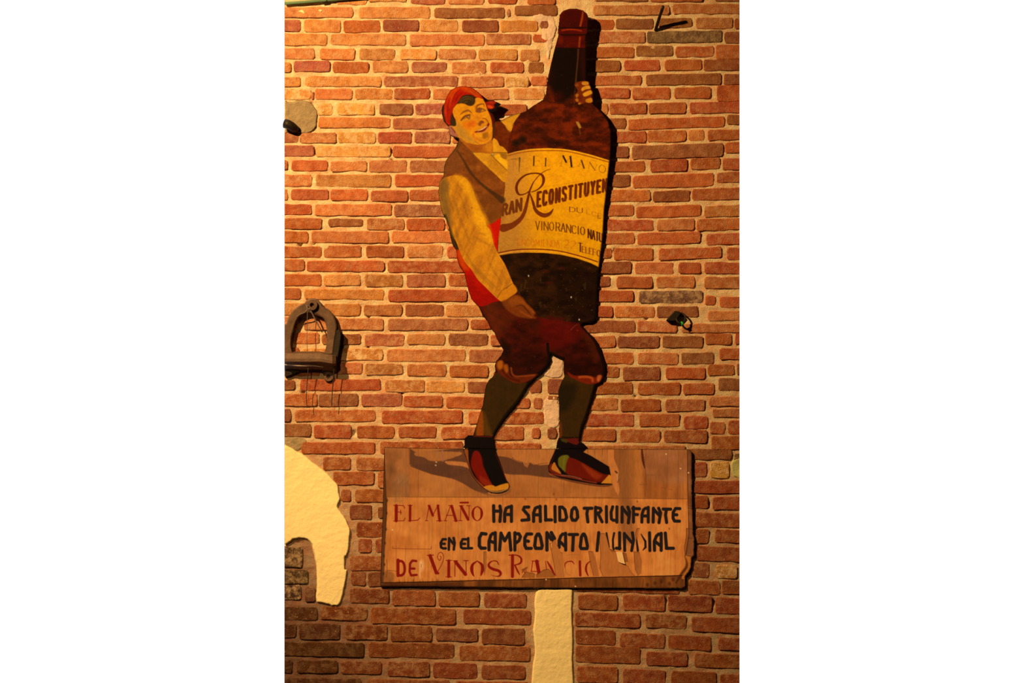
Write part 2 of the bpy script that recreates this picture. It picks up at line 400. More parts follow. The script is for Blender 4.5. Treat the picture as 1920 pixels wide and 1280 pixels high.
# ------------------------------------------------------------------ bricks, each where the photo shows it (crop-pixel rectangles x0,x1,y0,y1,kind)
BR = dict(
A="""450,700,-30,36,o 720,1040,-30,14,y 1075,1355,-30,35,p 1390,1685,-30,35,o 1720,1960,-30,30,r 2050,2280,-20,38,r
15,590,62,145,o 638,1232,62,150,o 1270,1860,68,152,b 1880,1905,80,140,p 1945,2300,50,132,b
15,150,168,262,p 180,485,168,268,o 510,815,172,270,r 840,1143,168,260,b 1150,1465,170,262,o 1503,1803,172,264,b 1822,2135,175,262,o 2155,2225,175,240,b
15,372,285,380,o 405,1030,285,376,o 1065,1690,290,382,o 1705,2080,285,372,p 2095,2220,290,350,r
15,268,405,492,o 312,605,408,498,o 645,938,408,500,o 980,1285,412,498,y 1305,1615,412,496,o 1640,1965,412,500,o 1990,2150,415,512,o
15,70,525,605,o 92,395,513,600,p 422,722,520,610,r 755,1048,513,605,o 1082,1370,520,605,p 1418,1700,522,616,o 1740,2020,522,608,r 2055,2185,525,610,b
15,150,645,725,o 188,825,640,722,o 850,1465,640,722,p 1495,1850,640,728,o 1868,2060,645,725,y 2080,2215,640,718,o
15,235,745,830,y 240,262,770,830,p 270,580,745,830,o 608,920,745,830,o 935,1235,745,830,r 1260,1590,748,835,o 1605,1895,748,832,o 1930,2190,740,830,y
290,415,870,960,y 455,770,865,962,y 810,1090,868,960,b 1110,1400,870,960,p 1425,1680,870,960,o 1700,2045,875,962,r""",
B="""700,1140,-25,12,b 1160,1600,-25,15,r 1700,1960,-25,8,b
680,1320,45,125,o 1345,1960,35,115,o
560,855,165,245,r 870,1185,158,242,b 1225,1510,155,230,b 1540,1850,150,240,o 1862,1960,160,240,r
560,1115,265,360,o 1130,1760,262,355,g 1780,1960,265,360,b
560,1022,395,482,r 1042,1350,385,470,b 1368,1690,392,475,r 1705,1960,378,492,r
560,910,510,600,b 940,1240,505,590,r 1280,1590,500,590,r 1605,1960,500,590,b
560,1085,635,712,r 1120,1755,622,710,b 1775,1960,622,710,b
600,985,738,825,r 1010,1325,735,830,r 1360,1665,730,822,r 1715,1960,718,850,r
620,800,865,960,o 820,1130,865,955,r 1145,1460,862,950,r 1490,1960,855,945,r""",
C="""300,900,2,85,o 925,1420,8,95,p
15,130,125,210,p 145,448,130,215,o 465,775,122,212,y 800,1080,125,215,r 1105,1405,120,215,p 1420,1600,125,215,o
15,260,238,325,p 278,903,240,328,y 922,1560,243,333,r
15,42,360,440,r 75,375,362,448,r 403,705,368,450,o 725,1040,362,458,o 1065,1450,362,458,p
15,245,482,575,o 278,905,482,580,o 940,1560,482,575,r
15,42,605,690,o 72,385,605,690,r 400,710,605,695,r 740,1048,612,702,r 1062,1420,608,695,r
15,245,730,815,r 272,912,728,822,o 935,1480,732,830,p
20,328,845,935,r 385,672,850,912,b 708,1018,850,940,o 1040,1355,848,945,r 1370,1600,850,940,r
15,215,955,1050,r 245,885,955,1050,o 915,1560,955,1048,o""",
D="""700,955,10,95,b 975,1780,5,92,r 1800,1960,-20,60,b
700,1125,120,210,r 1135,1460,112,205,r 1478,1610,105,192,o 1640,1960,105,190,r
700,980,245,335,b 1005,1770,228,340,b 1785,1960,210,300,r
700,1115,368,455,r 1160,1468,352,452,r 1495,1745,340,435,r 1765,1960,345,440,r
700,990,480,580,b 1015,1690,480,585,r 1715,1960,460,545,r
700,1160,612,702,r 1180,1490,615,705,b 1510,1960,595,690,r
700,1020,735,825,r 1040,1580,740,835,r 1610,1960,740,830,o
700,1185,858,945,r 1215,1530,855,945,o 1545,1960,850,945,r
680,1025,970,1060,r 1050,1580,965,1060,r 1630,1960,975,1065,r""",
E="""15,325,98,188,r 348,655,92,188,r 700,1015,95,190,r 1045,1340,92,192,o 1378,1680,100,192,r
15,182,210,302,r 205,850,218,308,r 880,1700,222,312,r
15,322,332,425,r 345,650,335,425,o 690,1005,335,430,o 1040,1358,335,435,p 1392,1720,335,430,r
15,150,448,540,r 182,848,458,540,o 885,1545,460,560,r
15,325,575,668,o 345,650,582,678,o 682,1000,588,678,o 1028,1345,585,678,b 1370,1760,590,685,o
15,130,690,790,o 180,845,702,798,o 885,1550,705,800,p 1575,1850,710,790,r
15,75,825,912,o 90,305,825,912,r 330,655,832,920,b 690,1018,832,930,o 1042,1358,835,920,o 1392,1718,830,925,b 1742,1980,840,930,r
15,140,950,1050,r 160,840,955,1050,y 875,1530,960,1058,o 1562,1980,962,1065,p""",
F="""740,835,115,195,r 855,1180,112,212,r 1230,1755,110,205,r 1800,1960,110,205,r
680,1000,228,325,b 1030,1350,232,325,o 1395,1580,232,325,r 1610,1960,232,325,r
680,825,350,435,b 875,1180,352,445,r 1210,1530,350,442,o 1610,1960,355,450,o
660,1020,470,560,r 1065,1595,470,568,g 1618,1700,510,590,r 1740,1960,520,610,r
650,845,600,690,r 860,1190,600,690,o 1215,1560,600,690,b 1640,1960,640,715,o
600,1028,722,818,b 1052,1385,725,815,o 1420,1960,745,818,o
600,870,850,945,r 885,1235,850,945,b 1262,1600,850,945,b 1620,1840,828,918,r 1868,1960,828,915,r""",
G="""15,310,100,195,r 440,665,90,180,o 690,1005,100,188,o 1042,1370,102,200,o 1400,1722,112,210,r
15,105,235,315,b 150,820,228,318,r 858,1190,235,330,o 1205,1520,245,335,y 1552,1760,248,340,b
15,290,350,450,r 302,632,350,455,b 660,1000,350,452,p 1015,1340,368,458,r 1372,1720,375,470,r
15,70,480,580,b 102,775,485,580,r 830,1505,490,595,r 1558,1720,500,600,r
15,240,605,705,b 262,575,610,718,r 625,935,620,718,r 972,1285,625,715,r 1330,1640,628,725,r 1700,2020,625,735,r
160,772,755,850,r 820,1510,752,850,r 1700,2160,765,820,r
340,568,880,985,r 620,920,885,990,r""",
H="""700,1018,5,98,r 1055,1395,8,102,o 1420,1690,5,98,b 1740,1960,-30,60,r
700,895,122,208,r 930,1240,125,235,b 1290,1620,130,225,r 1640,1860,105,195,r 1885,1960,100,190,b
640,1008,255,350,r 1055,1410,258,355,r 1435,1695,262,355,r 1730,1960,222,318,b
600,885,385,485,o 910,1245,395,495,r 1285,1615,398,495,o 1650,1960,375,450,o 1680,1960,475,545,o
560,1022,520,620,r 1068,1405,520,625,r 1440,1640,535,640,r 1660,1785,585,685,r 1810,1960,575,685,r
540,870,645,745,r 905,1240,648,755,r 1275,1635,655,760,r 1670,1960,705,815,r
590,1450,785,830,o 1480,1840,810,900,b 1860,1960,850,950,g
150,245,235,340,b 300,430,230,350,b 20,150,385,470,r 182,255,385,475,r -100,265,505,600,r 165,235,635,720,r 300,375,640,720,b 300,380,370,400,b""",
I="""425,765,108,218,r 800,930,110,240,r 490,572,260,360,r 610,920,258,362,r 565,745,385,505,b 800,920,400,495,b 620,920,530,655,r 635,745,670,785,r 780,920,670,780,r 565,920,815,935,r 575,695,945,1060,r 715,920,950,1070,b
15,165,740,905,g 15,210,930,1045,g""",
L="""1510,1630,30,150,r 1660,1820,30,160,y 1510,1960,185,290,r 1510,1640,310,410,r 1680,1960,320,425,r 1530,1960,455,570,r 1535,1650,590,705,r 1700,1960,595,705,r 1540,1960,735,855,r 1500,1650,870,990,p 1710,1885,890,1000,y 1480,1740,1020,1135,r 1760,1960,1020,1135,r""",
J="""15,150,255,372,g 190,272,270,395,p
565,890,285,405,r 920,1278,300,428,r 1308,1648,312,430,r 1688,2040,325,438,r
15,290,440,545,b 320,705,435,545,r 740,1450,448,578,r 1515,2075,462,580,r
15,115,580,692,b 140,480,578,708,b 528,875,590,710,r 905,1250,598,722,r 1285,1635,618,725,b 1668,2030,618,750,b
15,680,735,850,b 720,1435,740,860,r 1485,2070,765,885,r
15,80,880,990,b 120,460,885,990,b 490,830,895,1000,r 880,1230,895,1020,r 1262,1625,905,1030,r 1668,2030,925,1040,r
15,660,1035,1130,b 715,1400,1045,1140,r 1450,2060,1062,1150,r""",
K="""540,1400,282,316,r 555,885,335,460,r 930,1280,340,465,r 1308,1675,345,475,r 1705,1960,360,490,r
530,1075,490,605,r 1120,1460,500,615,r 1505,1960,525,645,r
535,865,630,750,r 905,1280,658,775,r 1310,1665,680,795,r 1730,1960,695,800,r
535,1075,770,905,r 1125,1470,815,930,r 1530,1960,830,945,r
545,885,935,1070,r 930,1285,960,1090,r 1335,1710,975,1110,r 1745,1960,1000,1120,r""")
TINT = dict(o=(204, 106, 42), r=(188, 82, 30), b=(160, 78, 32), p=(174, 84, 42), y=(222, 130, 48), g=(132, 82, 42))
WORN = dict(o=.38, r=.22, b=.15, p=.3, y=.95, g=.5)
rng = random.Random(7)
bricks = []
for k, s in BR.items():
    ox, oy, sc = CR[k]
    for q in s.split():
        a = q.split(','); x0, x1, y0, y1 = (float(t) for t in a[:4])
        x0, x1, y0, y1 = ox+x0/sc, ox+x1/sc, oy+y0/sc, oy+y1/sc
        bricks.append([max(x0-.7, XL+.2), min(x1+.7, XR-.2), y0-.6, y1+.8, a[4], False])
# hidden courses behind the board and the figure, and a course above and below the view
def free(x0, x1, y0, y1):
    return all(x1 < b[0]-2 or x0 > b[1]+2 or y1 < b[2]-2 or y0 > b[3]+2 for b in bricks)
y = -52.0; row = 0
while y < 1335:
    x = XL+.2-(row % 2)*40
    while x < XR:
        wd = rng.choice((66, 70, 74, 138)); a, b = max(x, XL+.2), min(x+wd, XR-.2)
        inside = (835 < a and b < 1175 and 120 < y < 840) or (722 < a and b < 1292 and 846 < y < 1082) or y < -28 or y > 1290
        if inside and b-a > 15 and free(a, b, y, y+20) and not (y > 1290 and (a < 660 or 985 < b and a < 1085)): bricks.append([a, b, y, y+20, rng.choice('rrob'), True])
        x += wd+8
    y += 28; row += 1
def brick_geo(b, seed):
    r = random.Random(seed); x0, x1, y0, y1 = b[:4]; wd, h = x1-x0, y1-y0
    pts = []; c = min(3.2, h*.22, wd*.3)
    n = max(1, int(wd/16)); jx = .9
    at_l, at_r = x0 < XL+1, x1 > XR-1
    skew = 0.0
    if x0 > 1170 and 215 < y0 < 480: skew = -.032
    elif x0 > 1170 and 30 < y0 < 215: skew = -.014
    if y0 > 960 and x0 > 1070: skew = .035
    if y0 > 1090 and x0 < 1000: skew = .015
    top = [(x0+c+(wd-2*c)*i/n, y0+r.uniform(-jx, jx)) for i in range(n+1)]
    bot = [(x1-c-(wd-2*c)*i/n, y1+r.uniform(-jx, jx)) for i in range(n+1)]
    cl = 0 if at_l else r.uniform(.6, 1.4); crr = 0 if at_r else r.uniform(.6, 1.4)
    right = [(x1-(0 if at_r else r.uniform(0, .8)), y0+c*max(crr, .4)), (x1-(0 if at_r else r.uniform(-.6, .6)), (y0+y1)/2), (x1-(0 if at_r else r.uniform(0, .8)), y1-c*max(crr, .4))]
    left = [(x0+(0 if at_l else r.uniform(0, .8)), y1-c*max(cl, .4)), (x0+(0 if at_l else r.uniform(-.6, .6)), (y0+y1)/2), (x0+(0 if at_l else r.uniform(0, .8)), y0+c*max(cl, .4))]
    if at_r: top[-1] = (x1, top[-1][1]); bot[0] = (x1, bot[0][1])
    if at_l: top[0] = (x0, top[0][1]); bot[-1] = (x0, bot[-1][1])
    pts = top+right+bot+left
    xm = (x0+x1)/2
    pts = [(x, y+skew*(x-xm)) for x, y in pts]
    m = len(pts); pr = r.uniform(.003, .006)+(0 if h < 24 else .0003)
    tx, tz = r.uniform(-.0012, .0012), r.uniform(-.001, .001)
    vs = []
    ym = (y0+y1)/2
    for ring in range(3):
        for (x, y) in pts:
            if ring == 0: vs.append(P(x, y, -.012)); continue
            if ring == 1: X_, Y_, d = x, y, pr*.35
            else:
                ins = 1.5; fx = max(0, 1-ins/(wd/2)); fy = max(0, 1-ins/(h/2))
                if (at_l and x < XL+1) or (at_r and x > XR-1): fx = 1
                X_, Y_, d = xm+(x-xm)*fx, ym+(y-ym)*fy, pr
            d += tx*(x-xm)/wd*2+tz*(y-ym)/h*2
            vs.append(P(X_, Y_, min(max(d, .0012), .0062)))
    fs = []
    for ring in range(2):
        for i in range(m):
            j = (i+1) % m
            fs.append((ring*m+i, (ring+1)*m+i, (ring+1)*m+j, ring*m+j))
    fs.append(tuple(2*m+i for i in range(m))[::-1])
    t = .92*np.array(alb(TINT[b[4]]))*r.uniform(.88, 1.12)*np.array((1, r.uniform(.84, 1.16), r.uniform(.8, 1.15)))
    xc = (x0+x1)/2
    t = t*float(darken_low(np.float64(xc), np.float64(y0)))
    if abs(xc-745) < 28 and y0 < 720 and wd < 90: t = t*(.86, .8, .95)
    return vs, fs, (*np.clip(t, 0, .9), WORN[b[4]]*r.uniform(.5, 1.3))
def add_tint(me, cols):
    at = me.color_attributes.new('tint', 'FLOAT_COLOR', 'POINT'); at.data.foreach_set('color', np.array(cols, np.float32).ravel())
vis = [b for b in bricks if not b[5]]
def shown(b):
    h = min(b[3], 1280)-max(b[2], 0)
    f = .2 if (840 < b[0] and b[1] < 1130 and 150 < b[2] < 640) else 1
    return max(h, 0)*(b[1]-b[0])*f
order = sorted(range(len(bricks)), key=lambda i: -(0 if bricks[i][5] else shown(bricks[i])))
fv, ff, fc = [], [], []
for rank, i in enumerate(order):
    vs, fs, t = brick_geo(bricks[i], i*31+5)
    if rank < 300:
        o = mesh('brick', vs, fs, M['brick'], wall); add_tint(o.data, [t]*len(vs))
    else:
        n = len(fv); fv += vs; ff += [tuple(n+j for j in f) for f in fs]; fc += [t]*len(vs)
o = mesh('small_bricks', fv, ff, M['brick'], wall); add_tint(o.data, fc); o['kind'] = 'stuff'

# ------------------------------------------------------------------ plaster and cement patches on the wall
def patch(name, pts, d, m, label, bumpy=.002, step=1.5, rough=0, seed=1):
    p = cr(pts, k=3); a = np.array(p)
    cv = Canvas(a[:, 0].min()-3, a[:, 1].min()-3, a[:, 0].max()+3, a[:, 1].max()+3, step)
    sl = (slice(None), slice(None)); D = cv.sdf(p, sl)+(fbm(cv.X, cv.Y, 9, 9, seed)-.5)*2*rough
    inside = (D < 0) & (cv.X > XL) & (cv.X < XR)
    cv.ID[inside] = 1
    cv.Z = bumpy*(fbm(cv.X, cv.Y, 22, 16, seed+2, 3)-.5)*2+bumpy*.5*(fbm(cv.X, cv.Y, 6, 5, seed+5, 2)-.5)
    cv.Z -= np.clip(1+D/4.0, 0, 1)**2*(d+.014)              # rounds down into the wall at its edge
    cv.Z = np.where((cv.X < XL+3) | (cv.X > XR-3), np.maximum(cv.Z, -.002), cv.Z)
    cv.X = np.clip(cv.X, XL, XR)
    o = cv.build_part(name, 1, lambda x, y: d+0*x, m, wall, np.ones(cv.X.shape+(3,)))
    if label: o['label'] = label
    return o
patch('plaster_patch', T('G', '-20,818 130,828 200,870 300,950 380,1010 430,1062')+T('I', '470,220 480,290 490,340 468,400 510,460 550,530 575,600 565,680 560,760 540,830 530,920')
      +T('J', '530,20 545,100 540,200 520,300 500,380 470,430 418,436 412,520 404,520 402,434 330,410 275,390 280,250 275,100 262,10')+T('I', '245,750 235,715 200,682 150,670 90,680 -20,676'), .011, M['plaster'],
      'cream plaster patch curving round the broken corner at the left edge', .0013, 1.2, .8, 4)
patch('plaster_patch', T('K', '215,284 350,280 500,280 515,340 510,500 520,700 515,900 525,1072 528,1250 150,1250 155,1072 165,950 185,800 170,640 185,500 182,380'), .009, M['plaster'],
      'upright cream plaster strip below the lettered board', .0013, 1.2, .6, 8)
patch('cement_patch', T('ce', '20,235 120,215 330,180 520,200 600,260 690,360 722,450 700,640 680,740 560,850 340,870 200,860 20,800'), .0075, M['cement'],
      'rough grey cement patch at the upper left', .003, 1.5, 1.2, 12)
patch('cement_patch', T('L', '1835,10 1990,0 1990,170 1850,150'), .006, simple('yellowed_plaster', alb((200, 160, 70)), .95, .1, 0, 25, .4, 80, .004), 'yellowed plaster patch at the right edge', .002, 1.5, 1.2, 15)
patch('cement_patch', T('G', '-20,715 150,700 210,760 130,835 -20,822'), .004, M['cement'], None, .004, 1.5, 1.5, 22)
# pale crumbly infill between the figure's legs
patch('cement_patch', T('H', '320,10 430,40 435,180 380,230 250,200 260,120'), .003, simple('pale_infill', alb((226, 158, 92)), .95, .1, 0, 30, .3, 90, .005), None, .003, 1.5, 1.2, 33)
patch('cement_patch', T('H', '262,380 390,385 400,620 275,620'), .003, bpy.data.materials['pale_infill'], None, .003, 1.5, 2, 37)
patch('cement_patch', T('B', '160,120 330,110 380,230 350,360 300,560 280,400 230,330 240,250'), .0035, bpy.data.materials['pale_infill'], None, .004, 1.5, 2, 41)
for s_ in ('112,85 165,68 192,92 190,135 160,118 130,112', '330,70 345,90 320,115 295,95 290,72'):
    patch('paint_fleck', T('A', s_), .0072, M['plaster'], None, .0005, 1.0, 1, 51)

# ------------------------------------------------------------------ the painted cut-out: man with a giant bottle
cv = Canvas(816, 8, 1162, 842, .75)
OUT = (T('hd', '480,103 400,123 320,172 270,242 232,330 208,400 175,448 163,510 173,600 198,700 250,762 283,800 287,880 298,932 350,968 420,988 458,1008 438,1070 400,1160 330,1250')
 + T('ve', '240,350 190,420 160,520 150,640 95,720 83,850 103,980 128,1100 168,1200')+T('sl', '140,20 188,150 213,290 240,372 278,422 283,510 310,600 368,680 393,790 415,880 450,980 530,1062 578,1160')
 + T('kn', '125,112 158,205 213,262 250,350 298,400 330,480 380,570 408,612 378,680 323,740 303,800 312,860 292,895 283,930 235,970 200,1030 178,1140 160,1275')
 + T('ft', '310,250 270,380 240,480 215,556 160,556 118,592 118,640 120,660 108,684 109,695 300,696 450,696 440,640 432,570 480,480 540,390 620,290 700,200 760,100 805,10')
 + T('kn', '640,1130 700,1030 780,950 870,880 940,800 970,730 958,680 975,655 1040,690 1125,725 1132,770 1132,890 1140,930 1100,1000 1070,1090 1066,1200')
 + T('ft', '1140,120 1155,250 1156,400 1150,500 1155,570 1132,620 1120,696 1300,697 1440,697 1448,675 1420,645 1385,630 1366,618 1378,570 1400,470 1440,380 1480,240 1520,110')
 + T('kn', '1455,1250 1480,1130 1515,1030 1575,1000 1612,930 1627,850 1612,740 1572,620 1530,520 1470,440 1400,380 1335,305 1365,288 1450,284 1498,262 1520,200 1526,100 1530,0')
 + [(1120, 530)] + T('l2', '1620,1000 1640,800 1680,500 1700,100')+T('l1', '1722,900 1752,600 1790,250 1800,0')+[(1144.5, 247), (1140, 228), (1131, 214), (1121, 204)]
 + T('nk', '965,1178 972,1150 968,1050 938,965 918,915 882,902 885,700 884,500 880,380 902,330 905,280 914,150 898,100 850,60 780,40 680,40 610,65 572,110 556,260 548,310 556,355 515,500 470,680 430,860 405,1060 370,1130 270,1192 160,1270')
 + [(978, 211)]+T('hd', '1463,572 1350,605 1240,665 1180,690 1090,700 1075,650 1045,575 1000,550 1090,530 1130,460 1180,408 1110,375 1040,345 960,358 918,375 890,330 820,230 720,150 650,120 560,103'))
IDN = dict(board=1, scarf=2, face=3, shirt=4, vest=5, sleeve=6, sash=7, breeches=8, stocking_l=9, stocking_r=10, hand=11, hand_u=12, bottle=13, label=14, capsule=15, ribbon_l=16, ribbon_r=17)
I_ = IDN
inside = cv.sdf(OUT, (slice(None), slice(None))) < 0.2
X, Y = cv.X, cv.Y
streak = fbm(X, Y, 5, 60, 11); mott = fbm(X, Y, 14, 9, 12, 4); fine = fbm(X, Y, 3, 3, 13, 2); vert = fbm(X, Y, 3, 90, 14, 2)
def lerp(a, b, t): return np.array(a)*(1-t[..., None])+np.array(b)*t[..., None]
cv.C[:] = (60, 10, 2); cv.ID[:] = I_['board']
# breeches
br = lerp((74, 10, 2), (38, 3, 1), np.clip((mott-.3)*2, 0, 1)); br = br*(1-.35*np.clip((Y-620)/80, 0, 1)[..., None])
br = br+np.array((34, 16, 4))*np.clip(1-np.abs(X-925-(Y-600)*.35)/26, 0, 1)[..., None]*np.clip(1-(Y-570)/110, 0, 1)[..., None]
cv.fill([(880, 560), (1150, 560), (1150, 735), (880, 735)], br, id=I_['breeches'], sm=False)
cv.fill(T('kn', '820,225 1000,230 1250,280 1330,330 1350,420 1180,560 1000,600 900,560 860,420'), (96, 4, 3), .55, soft=14)
cv.fill(T('kn', '200,90 420,20 560,200 480,330 330,420 240,300'), (84, 30, 4), .45, soft=12)
cv.fill(T('kn', '1350,400 1450,450 1520,560 1560,700 1500,760 1440,600'), (70, 22, 3), .5, soft=9)
cv.stroke(T('kn', '940,540 945,620 960,700 950,760 900,840 780,930 700,1010'), 5, (12, 1, 0), .95, soft=2)
cv.stroke(T('kn', '975,650 1040,680 1130,720'), 5, (14, 2, 0), .9, soft=3)
cv.stroke(T('kn', '1340,320 1420,400 1500,500 1560,640 1600,760 1615,850 1600,920 1560,990 1500,1015'), 4.5, (16, 2, 0), .9, soft=2)
cv.stroke(T('kn', '140,160 230,320 330,500 400,620 370,700 320,760 312,850'), 4, (24, 6, 0), .9, soft=3)
cv.fill(T('kn', '380,470 450,520 500,600 480,700 420,690 400,620'), (22, 3, 0), .8, soft=8)
cv.gloss(880+740/6.4, 560+760/6.4, 22, 12, (22, 0, 0), .7); cv.gloss(880+1330/6.4, 560+840/6.4, 24, 14, (25, 1, 0), .7)
cv.gloss(880+780/6.4, 560+300/6.4, 18, 18, (44, 10, 0), .6); cv.stroke(T('kn', '1215,375 1260,330 1290,310'), 1.2, (130, 60, 30), .6)
# stockings
st = lerp((58, 30, 4), (44, 23, 3), np.clip(mott+.4*(vert-.5), 0, 1))
SL = T('kn', '335,880 400,930 520,990 640,1010 700,1015 640,1130')+T('ft', '815,0 760,100 620,290 540,390 480,480 432,562 215,562 240,480 270,380 310,250 335,110')+T('kn', '160,1270 175,1140 200,1030 240,965')
cv.fill(SL, st, id=I_['stocking_l'])
cv.fill(T('ft', '300,290 325,330 330,560 250,560 265,420'), (140, 56, 6), .9, soft=3)
cv.fill(T('ft', '330,300 380,420 420,560 340,560'), (92, 50, 6), .7, soft=6)
cv.stroke(T('ft', '812,0 700,180 600,300 520,410 440,540'), [4, 5, 4], (14, 5, 0), .9, soft=2.5)
SR = T('kn', '1140,900 1200,930 1320,980 1500,1020 1480,1130 1450,1275')+T('ft', '1520,110 1480,240 1440,380 1400,470 1378,590 1155,590 1150,500 1156,400 1150,250 1140,120')+T('kn', '1066,1200 1070,1090 1100,1000')
cv.fill(SR, st, id=I_['stocking_r'])
cv.fill(T('ft', '1150,0 1330,0 1330,110 1260,260 1180,300 1150,230 1140,100'), (26, 14, 2), .8, soft=12)
cv.stroke(T('ft', '1540,10 1490,190 1440,350 1400,450 1375,580'), 3.4, (16, 4, 0), .9, soft=2)
cv.fill(T('ft', '1150,420 1180,430 1185,570 1150,570'), (110, 40, 8), .7, soft=4)
cv.stroke(T('ft', '1180,575 1380,583'), 1.8, (20, 6, 0), .9)
# knee cuffs
cv.fill(T('kn', '330,760 400,740 430,800 470,860 500,930 600,940 700,920 820,900 760,960 640,1010 520,1000 400,930 330,860 315,800'), (96, 26, 3), .95, soft=3, id=I_['breeches'])
cv.fill(T('kn', '345,750 395,745 400,820 360,850 330,800'), (172, 84, 10), .85, soft=4); cv.fill(T('kn', '420,790 460,790 470,860 440,890 415,840'), (156, 72, 8), .85, soft=4)
cv.stroke(T('kn', '500,830 515,900 560,930 660,925 780,915'), 3.2, (140, 56, 10), .8, soft=2.5)
cv.stroke(T('kn', '400,860 480,950 600,985'), 4, (60, 10, 0), .7, soft=3)
cv.fill(T('kn', '1180,880 1260,920 1400,925 1500,940 1560,920 1600,930 1560,1000 1500,1020 1400,1020 1300,980 1200,930'), (110, 22, 3), .95, soft=3, id=I_['breeches'])
cv.stroke(T('kn', '1320,940 1400,935 1470,950 1480,985'), 4.5, (158, 62, 14), .85, soft=3); cv.fill(T('kn', '1540,920 1585,920 1560,990 1530,980'), (176, 82, 28), .8, soft=3)
cv.stroke(T('kn', '300,890 290,910'), 4, (150, 20, 5), .9)
# ribbons (ankle ties)
RL = T('ft', '215,560 432,568 440,640 450,705 108,700 125,650 112,610 160,552')
cv.fill(RL, (14, 3, 4), id=I_['ribbon_l'], soft=1.2); cv.stroke(T('ft', '225,568 420,572'), 2, (92, 12, 6), .9)
RR = T('ft', '1158,590 1380,590 1370,625 1440,660 1445,705 1118,705 1130,620')
cv.fill(RR, (12, 3, 4), id=I_['ribbon_r'], soft=1.2)
cv.fill(T('ft', '1200,600 1370,592 1350,660 1250,630'), (96, 16, 8), .9, soft=2); cv.fill(T('ft', '1175,595 1235,600 1240,640 1180,620'), (62, 46, 6), .9, soft=2)
# bottle body
bt = lerp((92, 20, 2), (46, 8, 1), np.clip((mott-.35)*3, 0, 1)); bt = lerp((0, 0, 0), (1, 1, 1), np.ones_like(X))*bt*(.75+.5*vert[..., None])
BOT = T('nk', '556,355 880,380 884,900 965,1178')+[(1121, 204), (1131, 214), (1140, 228), (1144.5, 247)]+T('l1', '1800,0 1790,250 1752,600 1722,900')+T('l2', '1700,100 1680,500 1640,800 1620,1000')+[(1120, 530)]\
    + T('kn', '1530,0 1526,100 1520,200 1498,262 1450,284 1365,290 1320,288 1150,266 950,240 830,222 790,150 700,60 640,0')+T('sl', '970,885 905,790 860,640 780,480 750,450')+T('l2', '105,740 120,500 150,240')+T('l1', '180,960 215,650 240,400 262,235')\
    + [(953, 270), (956, 250), (963, 232), (975, 216), (985, 208)]+T('nk', '270,1192 370,1130 405,1060 430,860 470,680 515,500')
cv.fill(BOT, bt, id=I_['bottle'], sm=False)
cv.fill([(950, 300), (955, 245), (980, 205), (1015, 190), (1120, 204), (1150, 240), (1150, 300)], lerp((118, 30, 2), (58, 10, 1), np.clip((mott-.3)*2.4, 0, 1)), .85, soft=8)
cv.gloss(968, 268, 10, 9, (16, 6, 2), 1); cv.gloss(980, 262, 10, 12, (20, 8, 2), .9); cv.gloss(1040, 268, 34, 9, (30, 5, 2), .9); cv.gloss(1090, 262, 20, 6, (40, 6, 2), .7); cv.gloss(1010, 250, 40, 14, (52, 10, 2), .5)
cv.gloss(1000, 215, 34, 14, (40, 6, 1), .6); cv.gloss(1115, 225, 22, 30, (50, 10, 2), .4)
cv.fill(T('nk', '500,515 880,520 900,700 890,900 700,1100 560,1160 470,1000 440,900 470,690'), (14, 1, 0), .96, soft=10)
cv.fill(T('nk', '810,560 880,560 885,880 830,860'), (44, 4, 0), .8, soft=8)
cv.gloss(960+560/6.4, 10+1090/6.4, 14, 12, (66, 6, 0), .7); cv.gloss(960+480/6.4, 10+860/6.4, 8, 20, (34, 2, 0), .6)
cv.stroke(T('nk', '795,525 790,640 775,800 765,920'), [3.2, 2.4, 3.4], (84, 40, 14), .85, soft=1.6)
cv.stroke(T('nk', '760,980 750,1080 745,1200'), 2, (84, 40, 14), .6, soft=1.6)
cv.stroke(T('nk', '400,1120 470,1160 600,1175 740,1190 850,1260'), 1.6, (36, 4, 0), .6, soft=2)
cv.stroke(T('nk', '880,905 960,1180'), .8, (20, 2, 0), .3)
cv.stroke([(1084, 228), (1087, 246), (1088, 252)], 2.2, (190, 110, 20), .35, soft=3); cv.fill(T('B', '535,1020 560,1025 580,1065 560,1070'), (196, 130, 34), .8, soft=2)
# lower bottle
low = lerp((46, 18, 2), (20, 4, 1), np.clip((mott-.3)*2.4, 0, 1))
cv.fill(T('l2', '110,780 500,745 800,750 1050,775 1300,830 1500,900 1620,960 1600,1200')+T('kn', '1530,0 1520,200 1498,262 1450,284 1320,288 1150,266 950,240 830,222 790,150 700,60')+T('sl', '970,885 905,790 860,640 780,480'), low, .95, soft=2, sm=False)
cv.fill([(1050, 500), (1118, 520), (1116, 600), (1070, 590), (1045, 540)], (20, 3, 1), .6, soft=16)
for (x, y) in ((1022, 508), (1052, 503), (1028, 530)): cv.gloss(x, y, 10, 4, (96, 20, 4), .5)
sp = (fbm(X, Y, 2.2, 2.2, 31, 1) > .955) & (Y > 490) & (Y < 605) & (X > 985) & (cv.ID == I_['bottle']); cv.C[sp] = (84, 52, 10)
sp = (fbm(X, Y, 9, 22, 35, 4) > .7) & (Y > 520) & (Y < 600) & (cv.ID == I_['bottle']); cv.C[sp] = cv.C[sp]*.6+np.array((50, 34, 6))*.6
for (x, y) in ((991, 517), (1071, 557), (1086, 599)): cv.gloss(x, y, 1.6, 2.4, (255, 220, 160), 1)
cv.stroke(T('l2', '1622,1000 1600,1100')+[(1119, 540), (1117, 590), (1108, 602), (1088, 605)], 3.5, (10, 1, 0), .9, soft=2.5)
cv.stroke(T('kn', '950,215 1020,235 1130,240'), 4, (72, 4, 2), .8, soft=3)
